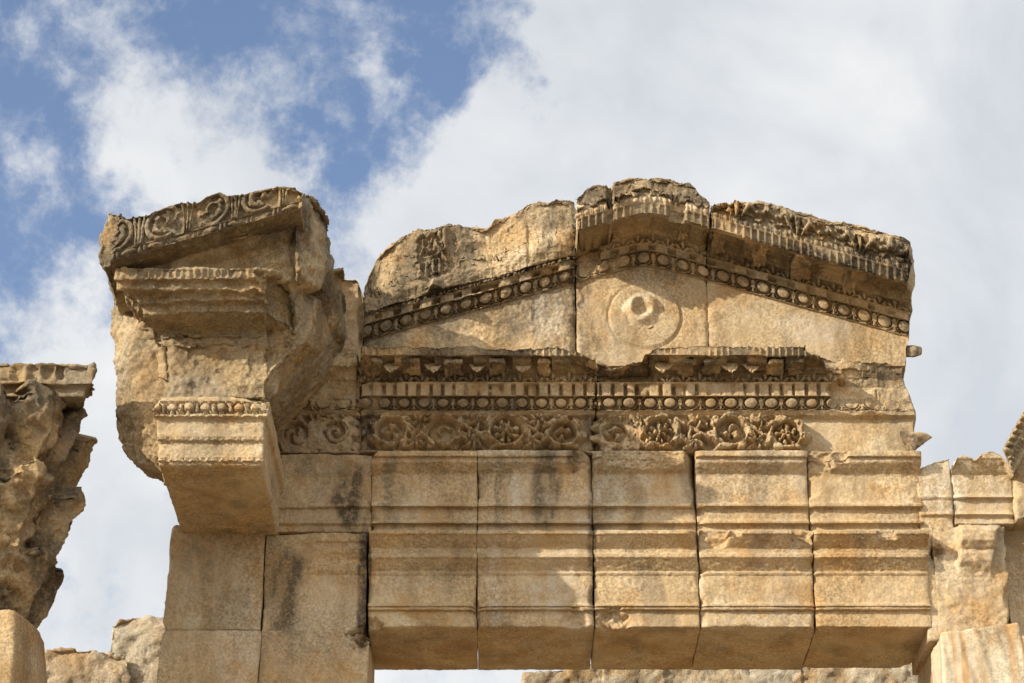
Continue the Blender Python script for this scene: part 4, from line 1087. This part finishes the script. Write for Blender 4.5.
SKY_P = [(90, 240), (96, 229), (104, 210), (115, 211), (127, 218), (150, 217), (153, 213), (171, 206.5), (177, 204), (197, 204), (206, 198), (220, 193.5), (227, 197.5), (244, 195.5), (262, 191.5), (279, 188), (297, 191), (312, 195)]
V, Q, qz, T3 = sweep(X(112, 230, 1.97), X(299, 230, 1.97), [(205, 2.0, 'palmettes', .0065), (252, 1.965, 'fillet', .008), (253, 1.965, 'beads', .006), (259.5, 1.955, 'fillet', .01), (261, 1.94, 'fillet', .012), (267, 1.86, 'fillet', .04)],
    T=-1.45, dx=.0065, zoff=lambda xs: BSL*(xs-BX), relief=dict(palmettes=worn(lambda x, b, H: lyre_band(.36, .042, .05)(x, b, H), .7, 21, 1.0, .2, .6), beads=worn(beads(.20, .022), .7, 22)),
    mods=[break_to(lambda u, v: 2.2-.25*sst(120, 108, u)-.2*sst(290, 302, u), .03, 6, 23), sky(SKY_P, 1.98, .012, 8, 61, .1), chip(113, 235, 1.97, (-1, -.8, .2), .05, 5, 24), rough(.006, 14, 25, .012), rough(.003, 30, 26, 0)])
emit(rP, V, Q, qz, T3, mat=STONE_ROUGH, names=dict(palmettes='palmette_band', beads='bead_moulding', fillet='palmette_band', back='palmette_band'), zero='palmette_band', grey=1.0, crust=.7, tone=.05, seed=81)

# ---- far left: capital on its shaft
PC = .9
rK = thing('column_capital', 'big weathered leaf-carved column capital at the left edge of the photo', 'capital', W(-10, 628, PC))
def lathe(cx, cp, rows, zone, relief, mods, na=200, ds=.014):
    """rows: (row, px of right silhouette)"""
    c0 = W(cx, rows[0][0], cp)
    zz = [Z(r, cp) for r, _ in rows]; rr = [X(px, r, cp)-c0[0] for r, px in rows]
    n = int((zz[0]-zz[-1])/ds); zs = np.linspace(zz[0], zz[-1], n)
    rad = np.interp(-zs, [-q for q in zz], rr)
    th = np.linspace(0, 2*np.pi, na, endpoint=False)
    T, B = np.meshgrid(th, np.linspace(0, 1, n)); Rm = rad[:, None]+relief(T, B)
    V = np.stack([c0[0]+Rm*np.cos(T), c0[1]+Rm*np.sin(T), np.repeat(zs[:, None], na, 1)], -1).reshape(-1, 3)
    i = np.arange(n-1)[:, None]; j = np.arange(na)[None]; j2 = (j+1) % na
    Q = np.stack([i*na+j, (i+1)*na+j, (i+1)*na+j2, i*na+j2], -1).reshape(-1, 4)
    top = len(V); V = np.concatenate([V, [[c0[0], c0[1], zs[0]], [c0[0], c0[1], zs[-1]]]])
    T3 = np.array([(top, a, (a+1) % na) for a in range(na)]+[(top+1, (n-1)*na+(a+1) % na, (n-1)*na+a) for a in range(na)])
    V = apply(V, [Q, T3], mods); return V, Q, T3
def leaves(T, B):
    h = np.zeros_like(T)
    for tier, (b0, b1, n, ph, A) in enumerate(((.02, .42, 6, .35, .12), (.28, .72, 6, .35+math.pi/6, .15), (.58, .99, 6, .35, .13))):
        u = ((T+ph)/(2*np.pi)*n) % 1-.5
        t = (b1-B)/(b1-b0)                               # 0 foot, 1 tip
        wid = .46*np.sqrt(np.clip(1-(np.clip(t, 0, 1)-.30)**2/.62, 0, 1))*(1+.16*np.cos(t*34))
        ins = sst(wid, wid-.09, np.abs(u))*(t > -.05)*(t < 1.0)
        rib = np.sqrt(np.maximum(0, 1-(u/.05)**2))*.025+.018*np.cos(np.abs(u)*52+t*11)
        lift = A*(.28+.72*np.clip(t, 0, 1)**2.2)*sst(1.0, .93, t)
        h = np.maximum(h, ins*(lift+rib))
    return h-.03
capN = [rough(.016, 5.5, 81, .03), rough(.009, 15, 82, 0), rough(.005, 34, 83, 0)]
SIL = [(388, 84), (404, 82), (414, 84), (420, 91), (428, 95), (445, 94), (452, 91), (465, 87), (480, 82), (490, 79), (497, 81), (505, 83), (512, 79), (521, 72), (530, 69), (548, 62), (560, 58), (567, 60), (573, 59), (580, 54), (595, 50), (632, 38)]
def acan(T, B):
    rows = np.interp(B, np.linspace(0, 1, 60), [388+244*q for q in np.linspace(0, 1, 60)])
    h = np.full_like(T, -.24)
    P3 = np.stack([np.cos(T).ravel()*3, np.sin(T).ravel()*3, B.ravel()*8], 1); n = fbm(P3, 1.2, 3, 5).reshape(T.shape); n2 = fbm(P3, 4, 3, 6).reshape(T.shape)
    for r0, r1, cnt, ph, w0, lay, nl in ((530, 408, 4, math.pi/4, .20, .03, 3), (530, 424, 8, math.pi/8, .14, -.05, 4), (640, 494, 8, 0., .27, -.03, 6), (645, 561, 8, math.pi/8, .21, .035, 5)):
        u = (((T-ph+.05*n+.25*np.clip(.5-B, 0, 1)*np.sin(T*4))/(2*np.pi)*cnt+.5) % 1-.5)*(2*np.pi/cnt); t = (r0-rows)/(r0-r1)
        rad = np.interp(rows, [388, 500, 632], [.86, .72, .42]); x = np.abs(u)*rad
        wid = w0*(.62+.50*np.sin(np.pi*np.clip(t, 0, 1)**.8*.86))*np.sqrt(np.clip(1.02-t, 0, .16)/.16)*(.66+.36*np.abs(np.cos(np.pi*nl*t))**.6)
        m = sst(wid+.010, wid-.015, x)*(t < 1.02)*(t > -.05)
        fl = np.cos(2*np.pi*(nl*t-1.15*x/np.maximum(w0, .05)))
        q = lay-.11*(x/w0)**2-.05*sst(.5, .15, t)+.022*fl*sst(.03, .10, x)+.05*np.exp(-(x/.035)**2)-.06*sst(.80, .3, t)+.06*sst(.84, .98, t)
        q = q-.10*sst(.70, .90, -fl)*sst(.62, .9, x/np.maximum(wid, .05))
        h = np.where(m > 0, np.maximum(h, -.24+(q+.24)*m), h)
    return h-.045+.014*n+.008*n2
c0_ = W(-10, 388, PC)
def radlimit(V):
    """nothing stands out beyond the worn outline"""
    v = np.interp(-V[:, 2], [-Z(r, PC) for r, _ in SIL], [X(p, r, PC)-c0_[0] for r, p in SIL])
    D = V[:, :2]-c0_[:2]; r = np.linalg.norm(D, axis=1); lim = v+.022+.012*fbm(V, 9, 3, 88)
    k = r > lim; V[k, :2] = c0_[:2]+D[k]*(lim[k]/r[k])[:, None]; return V
V, Q, T3 = lathe(-10, PC, [(r_, p_+4.5) for r_, p_ in SIL], 'bell', acan, [rough(.008, 6, 81, .02), fac(.012, 6, 82), rough(.014, 11, 85, 0), fac(.014, 15, 83), rough(.008, 21, 86, 0), rough(.005, 30, 84, 0), radlimit], na=420, ds=.009)
hb_ = pix(V[Q].mean(1))[1]
emit(rK, V, Q, np.where(hb_ < 455, 'volutes', np.where(hb_ < 520, 'upper_leaves', 'lower_leaves')), T3, names={z: z for z in ('volutes', 'upper_leaves', 'lower_leaves')}, zero='lower_leaves', mat=STONE_ROUGH, grey=1.1, crust=.8, tone=.35, seed=74)
ha = []
for r0, r1, pr, pa in ((361, 384, 95, PC+.62), (382, 397, 86, PC+.56)):
    f_ = [W(-140, r0, pa), W(pr, r0, pa), W(-140, r1, pa), W(pr, r1, pa)]
    ha.append(f_+[q+np.array([-.05, .25, 0]) for q in (f_[1], f_[3])]+[q+np.array([-.55, .9, 0]) for q in (f_[1], f_[3])]+[q+np.array([0, .9, 0]) for q in (f_[0], f_[2])])
def abacus_panels(V, N=None):
    V = V.copy(); u, v = pix(V); k = (N[:, 1] < -.7) & (v > 366) & (v < 378) & (u > 10) & (u < 62)
    uu = ((u-10)/15.) % 1
    V[k, 1] += .05*(sst(.08, .2, uu)*sst(.92, .8, uu))[k]
    return V
abacus_panels.needs_n = True
V, Q = rock(ha, .015, [abacus_panels, chip(94, 384, PC+.6, (1, -.3, -.9), .04, 5, 84), fac(.05, 4, 85), relax(1), rough(.020, 6, 86, .03), fac(.02, 12, 89), rough(.007, 20, 87, 0)])
emit_rock(rK, V, Q, 'abacus', mat=STONE_ROUGH, grey=.9, crust=.4, tone=.15, seed=75)
rS = thing('column_shaft', 'smooth orange stone shaft under the weathered capital, bottom left corner', 'column', (X(-30, 650, PC), -PC, 0))
def pt(px, row, p): return W(px, row, p)
xa, xb, xc = X(-85, 615, PC+.45), X(21, 608, PC+.45), X(44, 650, PC)
zt_ = Z(608, PC+.45)
def octo(z, s):
    c = np.array([.5*(xa+xb)-.02, -PC+.05]); w = (xb-xa)*.5; out = []
    for sx, sy in ((-1, -.55), (-.62, -1), (.98, -1), (1.26, -.25), (1.26, .5), (.7, 1), (-.7, 1), (-1.1, .5)):
        out.append(np.array([c[0]+sx*w*s, c[1]+sy*.5*s, z]))
    return out
V, Q = rock([octo(zt_, .93)+octo(zt_-.42, 1.06)+octo(zt_-.62, 1.06)+octo(5.2, 1.06)], .022, [rough(.006, 9, 91, .010), rough(.003, 25, 92, 0)], world=True)
emit_rock(rS, V, Q, 'shaft', tone=.35, seed=76)
V, Q = rock([octo(5.25, 1.02)+octo(0, 1.08)], .06, [rough(.01, 4, 93, .02)], world=True)
emit_rock(rS, V, Q, 'lower_shaft', tone=.35, seed=77)

# ---- sunlit rubble seen past the jamb
def rubble(label, hull, seed, mat=None, name='rubble_stone', cat='rubble', group=None, voxel=.022, amp=.03, **wr):
    V, Q = rock(hull, voxel, [rough(amp*.8, 5, seed, amp*1.3), fac(amp*1.3, 4.5, seed), relax(1), fac(amp*.9, 10, seed+1), rough(amp*.4, 18, seed+4, 0), rough(amp*.25, 32, seed+2, 0)])
    r = thing(name, label, cat, (V[:, 0].mean(), V[:, 1].mean(), V[:, 2].min()), group)
    emit_rock(r, V, Q, mat=mat or STONE_PALE, seed=seed, **wr); return r
PB = -3.0
rubble('low pale grey rubble stone in sun between the capital shaft and the jamb', [slab([(36, 650), (44, 645), (70, 644), (100, 648), (118, 650), (128, 655), (138, 700), (30, 700)], PB+.4, PB-.7)], 101, pale=.5, group='rubble behind the gate')
rubble('taller buff rubble stone with ledges, close against the left jamb', [slab([(110, 625), (118, 617), (150, 614), (164, 616), (176, 640), (180, 700), (118, 700), (108, 655)], PB+.3, PB-.7)], 104, group='rubble behind the gate', tone=.1)
# wall seen through the door under the lintel
PW = -4.0
def backstone(px0, px1, top, label, seed, **wr):
    a = [(px0-4, top[0]), (px0+.3*(px1-px0), top[1]), (px0+.7*(px1-px0), top[2]), (px1+4, top[3]), (px1+5, 730), (px0-5, 730)]
    rubble(label, [slab(a, PW+.3, PW-.6)], seed, name='back_wall_stone', cat='wall stone', group='stones of the wall behind the door', amp=.034, **wr)
backstone(524, 606, (672, 668, 664, 662), 'first sunlit stone of the back wall, its top sloping down to the sky gap', 111, tone=.12)
backstone(607, 664, (660, 659, 659, 658), 'narrow streaked back wall stone seen under the middle of the lintel', 114, tone=.2)
backstone(665, 742, (660, 658, 656, 655), 'orange back wall stone under the stained lintel joint', 117, tone=.3)
backstone(743, 800, (656, 656, 652, 650), 'knobbly back wall stone left of the notch between two lintel blocks', 120, tone=.1)
backstone(801, 936, (646, 648, 654, 655), 'broad pale back wall stone filling the right of the door opening', 123, pale=.3)

# ---- wall right of the lintel
wallblock('wall_block', 'pale pitted infill block right of the last lintel block, its top broken to a slope', 918.2, 952.0,
    [(450, .03, BF, .014), (475, .03, BF, .014), (494, .022, 'l', .008), (497, .03, 'l', .006), (500, .012, BF, .014), (511, .01, 'l', .006), (514, .024, 'l', .006), (517, .0, BF, .014), (640, -.01, BF, .05)],
    rowx=500, mods=[break_to(lambda u, v: .05+0*u, .015, 6, 5), sky([(910, 474), (917, 468), (930, 464), (945, 459), (952, 456)], .02, .02, 9, 131, .2), bite(940, 553, .0, .085, 1.3, 132)], pale=.55, arris=.003, group='blocks right of the lintel', names=dict(l='body'))
wallblock('wall_block', 'sunlit block with a double-humped crown moulding, right of the pale infill', 952.0, 1012.0,
    [(446, .13, 'crown', .012), (458, .13, 'crown', .008), (460, .115, 'crown', .008), (472, .05, 'crown', .008), (475, .03, BF, .014), (494, .028, 'l', .006), (497, .052, 'l', .006), (500, .012, BF, .014), (511, .01, 'l', .006), (514, .036, 'l', .006), (518, .0, BF, .014), (524, .0, BF, .05)],
    rowx=490, mods=[sky([(948, 470), (954, 460), (960, 455), (970, 456), (974, 460), (982, 453), (992, 451), (1000, 454), (1006, 462), (1012, 474)], .13, .012, 9, 133, 0), chip(952, 465, .13, (-1, -.5, .4), .03, 6, 134)], pale=.2, arris=.003, group='blocks right of the lintel', names=dict(crown='crown_moulding', l='body'))
wallblock('wall_block', 'honeycombed block with a stump of cornice, above the striped slab', 935, 1008,
    [(525, .06, 'm', .01), (530, .17, 'm', .01), (540, .15, 'm', .01), (549, .09, 'm', .01), (553, .10, 'm', .01), (560, .09, 'm', .01), (571, .04, 'm', .01), (577, .03, BF, .012), (604, .03, BF, .012), (611, .02, BF, .012), (634, .02, BF, .05)],
    rowx=575, mods=[break_to(lambda u, v: .03+.14*sst(958, 962, u)*sst(1002, 996, u-(v-530)*-.2)*sst(582, 576, v), .014, 8, 135), chip(1007, 580, .05, (1, -.5, -.1), .05, 7, 136), bite(938, 552, .02, .06, 1.2, 137), rough(.007, 20, 138, 0)],
    tone=.1, pale=.2, arris=.003, group='blocks right of the lintel', names=dict(m='cornice_stump'))
wallblock('wall_block', 'shadowed recessed block at the right edge behind the honeycombed block', 1009, 1110,
    [(520, -.14, BF, .02), (640, -.14, BF, .05)], rowx=570, mods=[rough(.02, 6, 139, .03)], grey=.4, T=.8, group='blocks right of the lintel')
wallblock('wall_block', 'rough pale block below the carved cornice at the right edge of the photo', 1012.0, 1110,
    [(449, .06, BF, .016), (519, .08, BF, .05)], rowx=490, mods=[sky([(1005, 478), (1012, 473), (1024, 455), (1060, 430)], .06, .02, 8, 140, 0), rough(.02, 7, 141, .02)], pale=.4, T=.8, group='blocks right of the lintel')
# right jamb below (mostly hidden by the leaning slab)
x0, x1 = X(938, 660), X(1110, 660)
rj = thing('wall_block', 'shaded jamb block at the right of the door opening, behind the striped slab', 'stone block', (.5*(x0+x1), 0, 0), 'blocks right of the lintel')
V, Q, qz, T3 = sweep_to_ground(x0, x1, [(636, -.06, BF, .02), (700, -.06, BF, .3)], .9, .02, [rough(.01, 6, 142, .015)])
emit(rj, V, Q, qz, T3, seed=43, tone=.1)
# striped pilaster slab standing in front
rg_ = thing('striped_slab', 'tilted cream slab with orange vertical veins, bottom right corner', 'stone slab', (X(985, 680, .5), -.5, 0))
A0, A1 = W(941, 632, .55), W(1019, 622, .55)
B0, B1 = W(936, 700, .55), W(1042, 700, .55)
dwn = (B0-A0)/(A0[2]-B0[2])*A0[2]; dw2 = (B1-A1)/(A1[2]-B1[2])*A1[2]
B0 = np.array([A0[0]-.25, A0[1], 0]); B1 = np.array([A1[0]+.9, A1[1], 0])
hv = []
for q in (A0, A1, B1, B0): hv += [q, q+np.array([0, .5, 0])]
def flutes(V, N=None):
    V = V.copy(); q = V[:, 0]-A0[0]-(A0[2]-V[:, 2])*.24; k = N[:, 1] < -.7
    V[k, 1] += (.004*np.cos(q*2*np.pi/.17)+.003*np.cos(q*2*np.pi/.075))[k]; return V
flutes.needs_n = True
V, Q = rock([hv], .017, [flutes, chip(1019, 624, .55, (1, -.4, .8), .02, 6, 150), rough(.005, 9, 151, .008), rough(.003, 26, 152, 0)], world=True)
emit_rock(rg_, V, Q, mat=STONE_VEIN, seed=78)
# carved raking cornice of the next bay at the right edge
rq = thing('raking_cornice_block', 'dark carved cornice slanting up out of the right edge of the photo', 'stone block', W(1020, 470, .3))
def qn(px, row, p): return W(px, row, p)
lo_ = [(1004, 449), (1011, 473)]; hi_ = [(1054, 355), (1062, 380)]
hq = [[W(1003.5, 449, .45), W(1013, 474, .35), W(1052, 358, .45), W(1062, 384, .35), W(1003.5, 449, -.3), W(1013, 474, -.3), W(1052, 358, -.3), W(1062, 384, -.3)]]
def qcarve(V, N=None):
    V = V.copy(); u, v = pix(V)
    t = ((u-1004)*.47+(449-v)*.88)                    # along
    s = ((u-1004)*.88+(v-449)*.47)                    # across, 0..22
    k = (N[:, 1] < -.3)
    h = np.where(s < 9, .03*np.cos(t/7.5*2*np.pi)*np.cos((s-4)/9*np.pi), np.where((s > 11) & (s < 16), .022*np.cos(t/4.2*2*np.pi), -.01))
    V[k, 1] -= h[k]; return V
qcarve.needs_n = True
V, Q = rock(hq, .011, [qcarve, rough(.008, 14, 160, .008), rough(.006, 28, 161, 0)])
emit_rock(rq, V, Q, zones={'leaf_moulding': lambda C, N, u, v: (N[:, 1] < -.3*np.linalg.norm(N, axis=1)) & (((u-1004)*.88+(v-449)*.47) < 10)}, mat=STONE_ROUGH, grey=.5, crust=.5, seed=79)
